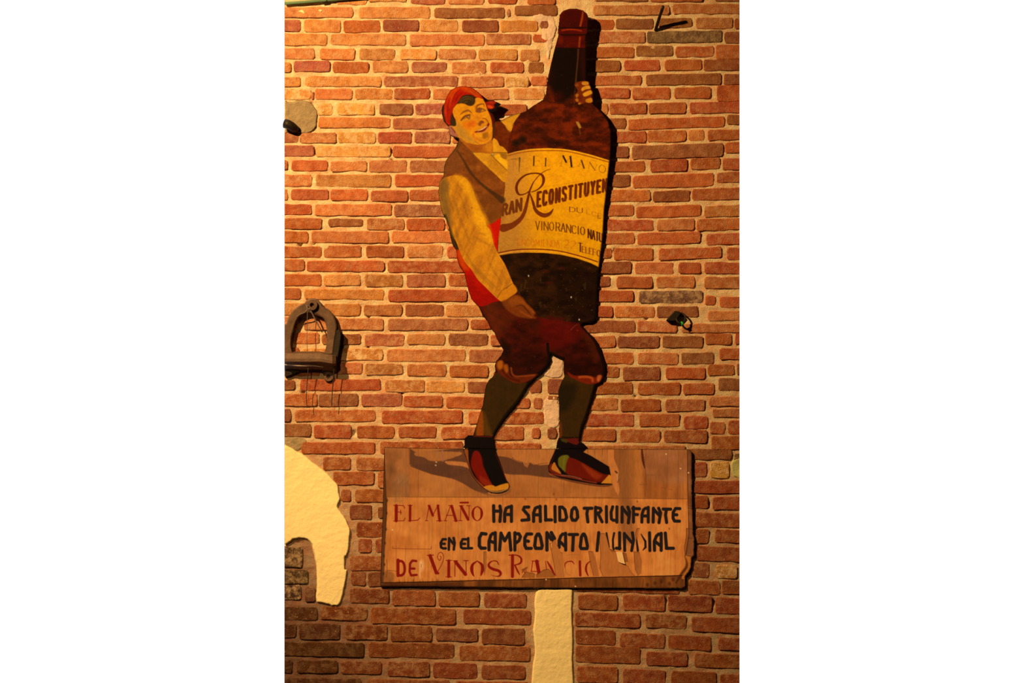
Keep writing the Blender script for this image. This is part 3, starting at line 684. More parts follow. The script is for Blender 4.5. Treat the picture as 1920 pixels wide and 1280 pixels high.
# capsule
CAP = T('nk', '610,62 680,38 780,38 850,58 898,98 916,150 908,280 904,330 882,385 884,520 700,515 512,505 556,355 546,310 556,255 570,110')
cv.fill(CAP, lerp((84, 6, 0), (62, 2, 0), np.clip(mott*2-.5, 0, 1)), id=I_['capsule'], sm=False)
cv.fill(T('nk', '640,90 800,90 800,250 620,250'), (56, 0, 0), .6, soft=10)
cv.stroke(T('nk', '560,270 700,272 900,268'), 3, (30, 0, 0), .95, soft=1.6); cv.stroke(T('nk', '560,352 700,355 890,352'), 3, (30, 0, 0), .95, soft=1.6)
cv.stroke(T('nk', '600,300 680,290 760,292 830,305'), 2.6, (166, 40, 6), .9, soft=2.2)
cv.stroke(T('nk', '852,75 840,160 820,245'), [2.5, 4, 3.5], (150, 50, 6), .9, soft=1.6); cv.stroke(T('nk', '815,385 805,495'), 3.6, (142, 46, 4), .9, soft=1.6)
cv.stroke(T('nk', '590,100 650,58 760,48 840,60'), 1.6, (130, 36, 8), .6, soft=1.5); cv.stroke(T('nk', '565,120 552,300'), 2, (30, 0, 0), .6)
cv.gloss(960+590/6.4, 10+420/6.4, 6, 10, (120, 26, 2), .6); cv.stroke(T('nk', '575,355 560,450'), 2, (110, 24, 3), .6, soft=2)
cv.stroke(T('nk', '500,510 880,518'), 2, (20, 0, 0), .9)
# upper hand
HU = T('nk', '750,940 800,915 880,905 915,912 922,950 940,965 945,1000 970,1045 950,1080 955,1110 970,1150 940,1170 880,1165 850,1180 800,1190 790,1165 755,1140 765,1110 755,1075 790,1030 770,990')
cv.fill(HU, (112, 34, 4), id=I_['hand_u'])
for s_, c_ in (('840,920 915,915 920,950 850,955', (196, 112, 18)), ('830,1010 850,980 900,962 940,968 940,998 880,1010 845,1030', (206, 122, 20)), ('850,1062 900,1030 945,1020 968,1048 930,1075 870,1095', (214, 128, 20)),
               ('885,1130 920,1115 955,1112 968,1150 935,1170 890,1160', (192, 106, 14)), ('760,1075 790,1060 800,1085 775,1105', (176, 90, 12)), ('760,1125 790,1118 800,1145 775,1158', (172, 88, 12)), ('755,955 790,940 800,965 765,975', (140, 56, 8)), ('795,1170 830,1165 820,1188 798,1188', (170, 90, 12))):
    cv.fill(T('nk', s_), c_, soft=1.6)
cv.gloss(960+820/6.4, 10+1110/6.4, 6, 7, (88, 20, 2), .8)
# label
LBL = T('l1', '262,232 400,190 600,155 850,143 1100,155 1300,190 1500,240 1700,300 1787,330 1752,600 1722,900')+T('l2', '1700,100 1680,500 1640,850 1618,962 1500,905 1300,835 1050,778 800,752 500,747 300,762 118,792 105,740 120,500 150,240')+T('l1', '180,960 215,650 240,400')
lc = lerp((240, 148, 4), (230, 138, 6), np.clip((mott-.3)*2, 0, 1)); tt = np.clip((X-965)/45, 0, 1)*1.0
lc = lerp((196, 118, 30), (0, 0, 0), tt)*(1-tt[..., None])/(np.maximum(1-tt, 1e-3)[..., None])+lc*tt[..., None]
lc = lc*(1-.10*np.clip((Y-340)/150, 0, 1)[..., None])
cv.fill(LBL, lc, id=I_['label'], sm=False, soft=1.2)
BK = (104, 34, 4); DK = (60, 26, 4)
top = T('l1', '262,255 400,218 600,187 850,178 1100,185 1300,222 1500,272 1700,330 1780,352'); cv.stroke(top, 1.8, (150, 64, 6), .9)
cv.stroke(T('l1', '265,228 400,192 600,160 850,148 1100,160 1300,195 1500,245 1700,305 1785,332'), 1.4, (250, 170, 30), .6)
bl = T('l2', '118,752 300,715 500,697 800,700 1050,728 1300,788 1500,850 1600,885'); cv.stroke(bl, 2, (110, 28, 4), .95)
cv.stroke(T('l2', '118,775 300,738 500,722 800,726 1050,752 1300,812 1500,880 1610,925'), 1.6, (240, 150, 30), .7)
FONT = {'A': ['0,1 .45,0 .55,0 1,1', '.2,.62 .8,.62'], 'C': ['1,.15 .75,0 .25,0 0,.2 0,.8 .25,1 .75,1 1,.85'], 'D': ['0,0 0,1 .6,1 1,.75 1,.25 .6,0 0,0'], 'E': ['1,0 0,0 0,1 1,1', '0,.5 .7,.5'],
        'F': ['1,0 0,0 0,1', '0,.5 .7,.5'], 'I': ['.5,0 .5,1'], 'L': ['0,0 0,1 1,1'], 'M': ['0,1 .1,0 .5,.6 .9,0 1,1'], 'N': ['0,1 0,0 1,1 1,0'], 'O': ['.3,0 .7,0 1,.25 1,.75 .7,1 .3,1 0,.75 0,.25 .3,0'],
        'R': ['0,1 0,0 .7,0 1,.2 .8,.5 0,.52', '.5,.52 1,1'], 'S': ['1,.12 .7,0 .2,0 0,.2 .15,.42 .85,.58 1,.8 .8,1 .25,1 0,.86'], 'T': ['0,0 1,0', '.5,0 .5,1'], 'U': ['0,0 0,.8 .3,1 .7,1 1,.8 1,0'],
        'V': ['0,0 .5,1 1,0'], 'Y': ['0,0 .5,.5 1,0', '.5,.5 .5,1'], '2': ['0,.2 .3,0 .8,.05 1,.3 .6,.6 0,1 1,.95'], ' ': []}
def text(c, s, crop, x0, y0, x1, y1, h0, h1, w, col, a=1, fw=.72, shear=0.0):
    """letters between baseline points (x0,y0) and (x1,y1) of a crop; heights h0 to h1 (crop units), stroke w in px"""
    cw = [{'I': .6, 'M': 1.2, 'N': 1.08, 'O': 1.05, 'E': .9, 'L': .9}.get(c_, 1.0) for c_ in s]; tot = sum(cw); acc = 0
    for i, ch in enumerate(s):
        c0 = acc/tot; cwi = cw[i]/tot; acc += cw[i]
        for st_ in FONT[ch]:
            pp = []
            for q in st_.split():
                u, v = (float(t) for t in q.split(',')); f = c0+cwi*(.14+u*fw)
                h = h0+(h1-h0)*f
                pp.append('%f,%f' % (x0+(x1-x0)*f+shear*(1-v)*h, y0+(y1-y0)*f-(1-v)*h))
            tp = T(crop, ' '.join(pp))
            if w > 3: c.stroke(tp, w, col, a, sm=False, soft=.8); continue
            for p_, q_ in zip(tp[:-1], tp[1:]):          # thick uprights, thin cross strokes
                v_ = abs(q_[1]-p_[1])/max(math.hypot(q_[0]-p_[0], q_[1]-p_[1]), 1e-6)
                c.stroke([p_, q_], w*(.5+.8*v_**3), col, a, sm=False, soft=.8)
def ST(c, crop, s, w, col, a=1, sm=False, closed=False, soft=.8):
    for q in s.split('|'):
        p = T(crop, q)
        if closed: p = p+[p[0]]
        k = CR[crop][2]
        ww = [t/k for t in w] if isinstance(w, (list, tuple)) else w/k
        c.stroke(p, ww, col, a, sm=sm, soft=soft)
ST(cv, 'l1', '650,265 645,398', 22, DK, .85); ST(cv, 'l1', '650,262 715,262|650,335 730,332|640,408 725,412|730,325 728,345', 5, (150, 80, 10), .7)
ST(cv, 'l1', '827,290 822,410', 18, DK, .9); ST(cv, 'l1', '822,412 880,406 882,380', 5, (140, 80, 10), .7)
ST(cv, 'l1', '1088,260 1132,350', 28, (56, 22, 2)); ST(cv, 'l1', '1132,352 1192,275|1085,262 1050,405|1030,410 1070,412', 6, (150, 80, 10), .75); ST(cv, 'l1', '1196,268 1214,415', 28, (56, 22, 2)); ST(cv, 'l1', '1165,265 1215,262|1185,428 1250,430', 6, (110, 60, 8), .8)
ST(cv, 'l1', '1362,325 1400,438', 22, DK, .85); ST(cv, 'l1', '1362,325 1320,410|1335,388 1385,400|1300,408 1340,420|1345,322 1380,322', 6, (140, 76, 10), .75)
ST(cv, 'l1', '1482,350 1565,475', 14, (120, 66, 8), .8); ST(cv, 'l1', '1490,352 1470,450|1590,385 1568,475|1515,318 1585,338', 6, (150, 84, 10), .8)
ST(cv, 'l1', '1670,390 1712,420 1722,465 1700,505 1660,505 1628,470 1630,425 1655,395 1670,390', [6, 8, 14, 8, 6, 12, 12, 6], (130, 70, 8), .85, sm=True)
ST(cv, 'l1', '300,310 360,305 440,290', 14, (130, 84, 22), .7); ST(cv, 'l1', '435,290 430,400 425,500', [26, 16, 6], (84, 56, 14), .8); ST(cv, 'l1', '330,320 340,420 330,480', 10, (160, 90, 20), .4)
# the big R
ST(cv, 'l1', '892,455 830,478 760,520 690,590 640,660 600,750 560,800 500,832 430,838 395,790 388,710 430,620 520,548 620,520 720,522 775,550 795,620 770,700 700,765 610,800',
   [6, 9, 13, 13, 14, 16, 17, 18, 26, 40, 40, 34, 26, 22, 24, 36, 44, 30, 20, 12], BK, sm=True)
ST(cv, 'l1', '640,650 590,770 562,880 535,1010 500,1120', [14, 26, 36, 44, 50], BK, sm=True)
ST(cv, 'l2', '540,10 510,130 450,240 340,330 250,365 190,378', [46, 52, 62, 84, 105, 122], (116, 42, 6), sm=True)
ST(cv, 'l1', '585,810 610,880 640,970 665,1060', [12, 26, 38, 40], BK, sm=True); ST(cv, 'l2', '655,70 690,130 760,178 830,188 895,155 938,95', [44, 54, 64, 62, 44, 14], (112, 40, 6), sm=True)
text(cv, 'ECONSTITUYEN', 'l1', 690, 1018, 1770, 772, 208, 172, 5.0, BK, fw=.5, shear=.04)
text(cv, 'RAN', 'l1', 165, 1150, 480, 1065, 150, 175, 5.0, (110, 46, 8), fw=.62, shear=.04)
ST(cv, 'l1', '800,720 1200,660 1600,600 1740,590|700,1040 1200,880 1690,800', 4, (180, 92, 6), .6); ST(cv, 'l2', '180,220 460,125', 4, (170, 90, 10), .6)
text(cv, 'DU', 'l2', 1170, 130, 1390, 155, 66, 72, 1.6, (110, 50, 6), .85); text(cv, 'LCE', 'l2', 1430, 165, 1680, 235, 66, 60, 1.1, (160, 88, 8), .7); ST(cv, 'l2', '1605,190 1610,235 1650,235', 9, (110, 50, 6), .8)
text(cv, 'VINO', 'l2', 665, 402, 955, 415, 125, 115, 1.7, (116, 54, 6), .9); text(cv, 'RANCIO', 'l2', 970, 415, 1420, 485, 120, 112, 1.8, (104, 46, 6), .9); text(cv, 'NATU', 'l2', 1455, 520, 1680, 590, 125, 120, 2.2, (78, 28, 4), .95)
text(cv, 'ENCOMIENDA', 'l2', 400, 640, 1040, 668, 98, 98, 1.0, (196, 84, 6), .75); text(cv, '22', 'l2', 1085, 668, 1290, 698, 120, 120, 1.1, (190, 84, 6), .9)
text(cv, 'T', 'l2', 1300, 725, 1390, 735, 125, 125, 2.0, (84, 26, 4)); text(cv, 'ELEFO', 'l2', 1365, 738, 1650, 808, 88, 88, 1.3, (116, 38, 4), .95)
ST(cv, 'l2', '960,290 1420,335|740,435 1300,500', 3, (200, 100, 8), .5)
cv.stroke(T('l1', '1785,340 1752,600 1722,900')+T('l2', '1680,500 1622,940'), 2.6, (130, 66, 8), .6, soft=3)
cv.stroke(T('ve', '560,790 760,770 960,750'), .8, (230, 150, 90), .6)
# far shoulder, vest behind, shirt
cv.fill(T('hd', '1075,735 1160,715 1220,755 1270,850 1345,890 1400,760 1463,690')+[(960, 240), (954, 262), (952, 285)]+T('ve', '1000,330 960,260 900,230 870,170 820,140 830,60'), lerp((120, 40, 2), (88, 22, 1), np.clip(mott*2-.5, 0, 1)), .97, soft=1.2, id=I_['vest'])
cv.fill(T('hd', '1240,668 1350,603 1463,570')+[(976, 212), (966, 226), (960, 236)]+T('hd', '1400,740 1352,888 1290,860 1240,770 1185,705'), (214, 132, 18), id=I_['shirt'], soft=1.5)
cv.stroke(T('hd', '1190,700 1300,640 1463,575'), 3, (150, 92, 30), .8, soft=3); cv.stroke(T('hd', '1345,885 1290,855 1240,770'), 2, (120, 50, 6), .7, soft=2)
VB = T('ve', '375,120 340,240 240,350 190,420 160,520 148,660 200,655 290,632 400,640 480,700 540,800 590,950 650,1080 700,1200 720,1285 800,1290 860,1245 912,1190 945,1000 972,720 850,620 700,480 560,330 470,230')
cv.fill(VB, lerp((142, 66, 14), (116, 50, 8), np.clip(mott*2.2-.6, 0, 1)), id=I_['vest'])
cv.fill(T('ve', '600,960 760,900 930,950 920,1180 800,1280 720,1270 650,1080'), (108, 52, 8), .6, soft=20)
cv.fill(T('ve', '240,350 330,300 400,450 380,560 240,600 160,620 165,500'), (126, 64, 24), .5, soft=14)
cv.stroke(T('ve', '350,150 345,250 240,350 185,430 158,530 150,640'), 4, (78, 52, 16), .75, soft=5)
cv.stroke(T('ve', '335,300 420,430 480,540 560,650 680,765 830,880 935,960'), [2.5, 3.5, 5, 4, 5, 7, 12], (62, 32, 10), .8, soft=3)
cv.stroke(T('ve', '375,140 480,300 600,420'), 3, (96, 44, 8), .4, soft=6); cv.gloss(810+620/7.11, 240+510/7.11, 6, 12, (166, 84, 22), .6); cv.stroke(T('ve', '760,1020 720,1100 720,1190'), 3, (150, 78, 14), .5, soft=5)
SH = T('ve', '545,325 640,320 780,322 800,200 820,135 875,172 900,230 960,262 1012,350 1005,560 972,722 850,622 700,482')
cv.fill(SH, lerp((232, 146, 16), (208, 124, 14), np.clip(mott*2.2-.6, 0, 1)), id=I_['shirt'])
cv.fill(T('ve', '560,330 780,340 790,420 730,470 690,470'), (206, 126, 20), .5, soft=8); cv.fill(T('ve', '780,340 830,350 1000,560 985,640 860,600 740,480'), (188, 108, 14), .6, soft=10)
cv.fill(T('ve', '900,345 985,340 1005,380 980,420 920,390'), (140, 78, 14), .8, soft=3)
cv.fill(T('ve', '830,370 900,350 930,400 1000,440 995,550 930,480 870,430'), (246, 164, 14), .85, soft=3)
cv.stroke(T('ve', '550,322 660,322 780,324 900,328 1000,330'), 1.3, (96, 50, 8), .85); cv.stroke(T('ve', '800,160 795,320'), 1.3, (150, 84, 10), .8); cv.stroke(T('ve', '820,390 900,470 995,560'), 1.5, (120, 66, 10), .7, soft=1.5)
cv.gloss(810+805/7.11, 240+358/7.11, 4, 4, (120, 84, 36), .9); cv.gloss(810+808/7.11, 240+350/7.11, 2, 2, (225, 180, 90), .9)
# neck
cv.fill(T('hd', '455,985 560,1050 700,1090 930,1100 1035,1020 1040,1080 1035,1250 880,1250 700,1225 620,1160 540,1090'), (178, 86, 12), id=I_['face'])
cv.fill(T('hd', '620,1110 760,1120 850,1150 800,1220 700,1215'), (140, 60, 8), .6, soft=8); cv.fill(T('hd', '900,1110 1030,1060 1030,1230 930,1220'), (214, 122, 14), .7, soft=6)
# face
FACE = T('hd', '370,480 450,400 560,405 640,440 720,410 740,320 800,298 885,325 930,420 960,510 1010,620 1040,740 1042,850 1045,950 1000,1050 900,1105 780,1112 650,1092 560,1052 490,995 430,988 350,962 300,922 290,870 283,800 330,780 400,785 410,700 372,620 352,540')
cv.fill(FACE, lerp((232, 134, 8), (220, 122, 12), np.clip(mott*2-.5, 0, 1)), id=I_['face'])
cv.fill(T('hd', '410,700 520,800 600,900 700,1000 740,1060 620,1070 500,990 420,900 400,800'), (186, 118, 32), .8, soft=9)
cv.fill(T('hd', '285,800 340,790 385,850 425,915 445,978 350,966 295,920'), (168, 88, 58), .95, soft=3); cv.stroke(T('hd', '330,820 370,860 395,905'), 1.8, (110, 30, 16), .7); cv.stroke(T('hd', '320,950 400,975 450,990'), 1.5, (80, 40, 20), .8)
cv.gloss(810+630/9.144, 150+775/9.144, 15, 10, (222, 90, 6), .8); cv.gloss(810+700/9.144, 150+740/9.144, 9, 7, (208, 74, 6), .7)
cv.stroke(T('hd', '720,880 715,950 740,1030'), 2.6, (208, 92, 20), .7, soft=3)
cv.stroke(T('hd', '485,592 540,548 620,522 680,560'), [1, 3, 3.6, 1.4], (124, 58, 16), .8, soft=2.2)
cv.fill(T('hd', '495,700 520,640 580,595 660,600 640,680 600,650 560,665'), (132, 66, 20), .75, soft=2.4); cv.stroke(T('hd', '500,690 560,622 650,592'), 1.8, (88, 36, 12), .8, soft=1.4)
cv.gloss(810+605/9.144, 150+640/9.144, 2.4, 2, (96, 60, 24), .9); cv.gloss(810+625/9.144, 150+632/9.144, 1.3, 1.3, (235, 190, 120), .9); cv.stroke(T('hd', '520,700 580,690 640,690'), 1.6, (196, 120, 30), .7)
cv.stroke(T('hd', '760,490 775,440 830,415 885,412 895,450'), [1.5, 2.6, 2.4, 2, 1.2], (124, 52, 12), .9, soft=1.4)
cv.fill(T('hd', '748,545 765,490 820,470 900,500 920,520 860,515 830,550 800,560'), (118, 54, 22), .85, soft=1.8); cv.stroke(T('hd', '820,560 860,540 915,525'), 1.4, (104, 52, 18), .8); cv.gloss(810+870/9.144, 150+512/9.144, 2, 1.6, (190, 140, 50), .8)
cv.stroke(T('hd', '745,450 750,540'), 1.6, (150, 72, 14), .6, soft=1.6)
cv.stroke(T('hd', '690,590 740,640 820,650 840,610'), 2.4, (202, 100, 10), .7, soft=3)
cv.fill(T('hd', '785,765 820,700 880,700 890,735 850,750 830,785'), (122, 50, 18), .9, soft=2.4); cv.stroke(T('hd', '780,640 800,700 790,760'), 3, (206, 104, 14), .6, soft=4)
cv.stroke(T('hd', '870,660 915,665 955,710 975,760'), 1.8, (142, 60, 14), .85, soft=1.4)
cv.fill(T('hd', '735,885 790,860 860,825 930,780 965,735 985,760 950,830 900,880 830,895 750,905'), (122, 26, 4), .95, soft=1.4)
cv.stroke(T('hd', '780,872 850,845 905,812 945,785'), [.8, 2.4, 2.4, 1], (236, 172, 96), .95, soft=.9); cv.stroke(T('hd', '770,900 850,902 920,862 950,810'), 1.8, (206, 112, 54), .8)
cv.fill(T('hd', '870,915 950,895 965,970 900,1010 860,975'), (148, 78, 10), .75, soft=4); cv.fill(T('hd', '770,920 850,910 860,970 800,990'), (228, 142, 14), .7, soft=3)
cv.stroke(T('hd', '1035,880 1035,970 990,1045 900,1095 820,1100 740,1055'), 1.4, (170, 96, 44), .8, soft=1.2); cv.stroke(T('hd', '760,1000 850,1045 940,1030 990,960'), 1.6, (176, 84, 16), .6, soft=2)
cv.stroke(T('hd', '620,1085 780,1115 920,1108'), 1.4, (130, 54, 12), .6, soft=2)
cv.stroke(T('hd', '880,320 925,410 960,510 1015,610 1045,720 1050,800'), [1.5, 1.5, 2, 4, 4.5, 4], (84, 8, 2), .85, soft=1.4)
cv.stroke(T('hd', '1065,770 1062,850 1058,960'), 5, (74, 34, 8), .9, soft=2)
# scarf and hair
SC = T('hd', '205,450 208,400 232,330 270,242 320,172 400,123 480,103 560,103 650,120 720,150 820,230 885,325 800,302 750,298 700,262 620,250 540,262 490,305 450,370 400,430 368,480 350,560 330,640 310,765 255,745 210,690 200,560')
cv.fill(SC, lerp((192, 28, 0), (168, 20, 2), np.clip(mott*2.2-.6, 0, 1)), id=I_['scarf'])
cv.fill(T('hd', '280,250 330,180 400,130 480,110 620,118 720,160 810,240 800,290 700,230 580,180 480,160 380,220 300,330'), (214, 74, 2), .75, soft=7); cv.stroke(T('hd', '560,190 680,215 790,280'), 3.2, (196, 66, 6), .8, soft=3)
cv.fill(T('hd', '430,200 540,190 620,225 520,260 420,330 380,380 400,270'), (180, 10, 0), .7, soft=5); cv.stroke(T('hd', '260,330 230,450 225,600'), 3, (196, 44, 6), .5, soft=4)
[cv.stroke(T('hd', q), [.8, 2.2, .8], c_, .6, soft=2.2) for q, c_ in (('350,500 325,620 300,740', (120, 16, 4)), ('300,300 270,450 265,620 290,740', (140, 14, 2)), ('420,180 340,300 300,480', (226, 84, 10)), ('500,150 400,240 350,380', (140, 12, 0)), ('520,215 440,290 390,400', (120, 8, 0)), ('600,140 700,190 800,280', (150, 40, 6)), ('240,420 235,560 260,680', (210, 60, 10)))]
cv.fill(T('hd', '448,402 488,315 540,268 640,258 708,282 742,340 732,402 682,442 622,437 560,407 500,398'), (62, 36, 10), .97, soft=1.6, id=I_['scarf'])
[cv.stroke(T('hd', q), [.6, 1.8, .6], (112, 78, 28), .7, soft=1.4) for q in ('470,370 540,300 640,290 715,340', '490,385 560,330 640,325 700,370', '540,400 600,370 660,380')]; cv.gloss(810+650/9.144, 150+380/9.144, 7, 5, (48, 26, 4), .8)
cv.fill(T('hd', '342,585 370,655 412,735 402,788 330,775 312,700'), (58, 34, 10), .97, soft=1.6); cv.fill(T('hd', '175,448 205,425 200,560 218,660 245,735 198,702 173,600 163,510'), (48, 28, 12), .97, soft=1.5)
cv.fill(T('hd', '918,378 960,358 1040,345 1112,375 1100,420 1050,480 1000,500 950,480 925,430'), (150, 22, 4), id=I_['scarf'], soft=1.4)
cv.fill(T('hd', '950,430 1010,440 1050,470 1010,490 960,470'), (226, 66, 8), .9, soft=2); cv.fill(T('hd', '960,370 1040,360 1080,380 1020,400'), (178, 44, 14), .7, soft=3)
cv.fill(T('hd', '1060,430 1110,390 1182,408 1130,455 1110,520 1010,552 960,510 1050,500 1090,470'), (14, 2, 8), .95, soft=1.4, id=I_['scarf'])
# sash
sc_ = lerp((196, 14, 0), (150, 4, 0), np.clip((Y-480)/80+mott-.5, 0, 1))
cv.fill(T('sl', '640,135 700,110 785,55 772,200 752,320 742,425 690,330 665,210'), sc_, id=I_['sash'])
cv.fill(T('sl', '275,415 335,430 380,560 450,640 520,750 600,830 700,930 775,995 700,1012 560,1062 450,982 412,880 390,750 368,680 308,600 282,510'), sc_, id=I_['sash'])
cv.fill(T('sl', '285,430 335,440 380,560 420,640 370,640 310,560'), (196, 66, 4), .8, soft=7)
cv.stroke(T('sl', '285,520 330,610 375,690'), 2.5, (110, 30, 2), .6, soft=2)
# sleeve
SLV = T('ve', '200,652 290,630 400,640 480,700 540,800 590,950 650,1080 700,1200 722,1290')+T('sl', '672,200 700,320 752,450 832,580 902,740 932,810 972,886 900,952 820,1002 770,992 700,932 600,832 520,752 450,642 380,562 320,442 278,330 225,250 200,200')+T('sl', '165,60')+T('ve', '150,1150 108,980 88,850 100,722 160,665')
cv.fill(SLV, lerp((214, 124, 14), (184, 100, 14), np.clip(fbm(X*.9+Y*.35, Y-X*.5, 7, 60, 61)*2.4-.7, 0, 1)), id=I_['sleeve'])
cv.fill(T('ve', '300,640 400,645 480,705 540,810 600,960 680,1130 720,1280 600,1280 540,1120 470,900 380,760'), (234, 146, 10), .85, soft=10)
cv.fill(T('sl', '480,20 590,20 660,180 690,320 620,300 520,160'), (236, 148, 10), .75, soft=12)
cv.fill(T('ve', '90,850 105,720 170,670 230,760 210,900 240,1100 260,1280 200,1280 150,1150 108,980'), (122, 78, 26), .8, soft=8)
for s_, w_ in (('200,800 230,950 290,1100', 4), ('330,740 400,830', 2.6), ('350,850 420,1000 480,1200', 3), ('270,900 330,1050 370,1240', 4), ('150,700 130,850 150,1000', 4)):
    cv.stroke(T('ve', s_), [1, w_, 1], (128, 74, 18), .45, soft=5)
for s_, w_ in (('330,60 380,200 430,330', 5), ('260,120 300,300 350,420', 5), ('480,270 560,310 650,360', 3), ('540,220 600,240', 2.4), ('380,440 480,600 620,740 760,880', 5), ('440,560 560,720 700,860', 4), ('640,520 700,650 800,800', 3), ('780,640 840,760 860,840', 3), ('600,560 560,600', 3)):
    cv.stroke(T('sl', s_), [1, w_, 1], (132, 74, 12), .42, soft=5)
cv.stroke(T('sl', '150,20 200,180 250,330 290,410'), [4, 6, 6, 3], (60, 42, 12), .85, soft=4)
cv.fill(T('sl', '765,905 860,860 935,815 972,886 900,952 820,1002 770,990'), (198, 108, 10), .9, soft=3); cv.stroke(T('sl', '750,960 790,890 850,850 920,800'), 1.6, (120, 62, 8), .7, soft=1.6)
cv.gloss(810+530/7.11, 240+1062/7.11, 1.6, 1.4, (80, 30, 4), .9)
# lower hand
HL = T('sl', '800,1005 870,975 950,930 1030,960 1080,1030 1150,1095 1180,1140 1165,1170 1190,1195 1100,1200 980,1180 880,1120 820,1060')
cv.fill(HL, (112, 44, 6), id=I_['hand'], soft=4)
cv.fill(T('sl', '880,990 960,945 1030,975 1060,1030 980,1040 900,1050'), (144, 64, 9), .7, soft=8)
cv.stroke(T('sl', '960,1060 1030,1050 1080,1100 1130,1160'), [1, 2, 2.4, 1.4], (70, 20, 2), .8, soft=1.8); cv.stroke(T('sl', '1040,1010 1090,1060 1160,1130'), [4, 5, 4], (150, 68, 10), .6, soft=4); cv.stroke(T('sl', '900,1090 1000,1140 1100,1185'), 5, (110, 40, 4), .7, soft=5)
cv.stroke(T('sl', '1000,1110 1060,1150 1140,1190'), [2, 3, 2], (150, 66, 8), .6, soft=2)
# dark outline of the sheet's cut edge, worn specks
D = cv.sdf(OUT, (slice(None), slice(None)))
edge = np.clip(1+D/1.8, 0, 1)*.55; cv.C *= (1-edge[..., None])
cv.C *= (.92+.16*fine[..., None])
wsp = (vn(X, Y, 1.6, 1.6, 91) > .985) & (cv.ID != I_['label']); cv.C[wsp] = cv.C[wsp]*.4+np.array((150, 90, 40))*.6
inside = D < .15
for _ in range(60):                               # leftover slivers join the part beside them
    bad = cv.ID == 1
    if not bad.any(): break
    for ax, sh in ((0, 1), (0, -1), (1, 1), (1, -1)):
        r_ = np.roll(cv.ID, sh, ax); g_ = (cv.ID == 1) & (r_ != 1); cv.ID[g_] = r_[g_]
cv.ID = np.where(inside, cv.ID, 0)
lab = np.zeros(cv.ID.shape, int); seed_ = (cv.ID == 13) & (np.abs(X-1050) < 10) & ((np.abs(Y-230) < 8) | (np.abs(Y-560) < 8))
grow = seed_
for _ in range(900):                              # paint islands cut off from the bottle join the label or the capsule
    g_ = grow.copy(); g_[1:] |= grow[:-1]; g_[:-1] |= grow[1:]; g_[:, 1:] |= grow[:, :-1]; g_[:, :-1] |= grow[:, 1:]
    g_ &= cv.ID == 13
    if (g_ == grow).all(): break
    grow = g_
isl = (cv.ID == 13) & ~grow
for ax, sh in ((0, 1), (0, -1), (1, 1), (1, -1)):
    r_ = np.roll(cv.ID, sh, ax); g_ = isl & (cv.ID == 13) & (r_ != 13) & (r_ != 0); cv.ID[g_] = r_[g_]
al = cv.albedo()
def depth_cut(x, y): return .014+.043*np.clip((600-np.asarray(y, float))/560, 0, 1.1)**1.7
cut = empty('painted_cutout', P(985, 838, .012))
setp(cut, None, 'painted cut-out of a man in a red headscarf hugging a giant dark wine bottle', 'cutout sign')
def keep(o, parent):
    if o is None: return
    o.parent = parent; o.matrix_parent_inverse = parent.matrix_basis.inverted()
    o.matrix_parent_inverse.translation = -parent.location
    return o
PN = {1: ('board_face', None), 2: ('headscarf', 'red headscarf with dark hair at the brow'), 3: ('face', 'smiling painted face and neck'), 4: ('shirt', 'open yellow shirt collar'), 5: ('vest', 'brown waistcoat'),
      6: ('sleeve', 'long yellow shirt sleeve'), 7: ('sash', 'bright red waist sash'), 8: ('breeches', 'dark maroon knee breeches'), 9: ('stocking', None), 10: ('stocking', None), 11: ('hand', 'lower hand under the bottle'),
      12: ('hand', 'upper hand clasped round the bottle neck'), 13: ('bottle', 'dark red-brown wine bottle'), 14: ('bottle_label', 'yellow label with brown lettering'), 15: ('bottle_capsule', 'dark red capsule over the bottle mouth'), 16: ('ankle_ribbon', None), 17: ('ankle_ribbon', None)}
for k, (n_, lb) in PN.items():
    o = cv.build_part(n_, k, depth_cut, M['paint'], None, al)
    if o:
        keep(o, cut)
        if lb: o['label'] = lb
# sheet edge and back
def sheet(pts, dep, th, name, m, parent):
    p = [pts[0]]
    for q in pts[1:]:
        if math.hypot(q[0]-p[-1][0], q[1]-p[-1][1]) > .3: p.append(q)
    dense = []
    for i in range(len(p)):
        a, b = p[i], p[(i+1) % len(p)]; k = max(1, int(math.hypot(b[0]-a[0], b[1]-a[1])/12))
        dense += [(a[0]+(b[0]-a[0])*j/k, a[1]+(b[1]-a[1])*j/k) for j in range(k)]
    n = len(dense); vs = []
    for j, (x, y) in enumerate(dense): vs.append(P(x, y, float(dep(x, y))-.0002))
    for j, (x, y) in enumerate(dense): vs.append(P(x, y, float(dep(x, y))-th))
    fs = [(i, (i+1) % n, n+(i+1) % n, n+i) for i in range(n)]
    o = mesh(name, vs, fs, m, None); keep(o, parent)
    return o
sheet(OUT, depth_cut, .0055, 'sheet_edge', M['edge'], cut)
o = cv.build_part('backing', 0, depth_cut, M['edge'], None, al) if False else None
cb = Canvas(816, 8, 1162, 842, 5.0); cb.ID[cb.sdf(OUT, (slice(None), slice(None))) < -3.5] = 1
keep(cb.build_part('back_panel', 1, lambda x, y: depth_cut(x, y)-.0055, M['edge'], None, np.ones(cb.X.shape+(3,))), cut)

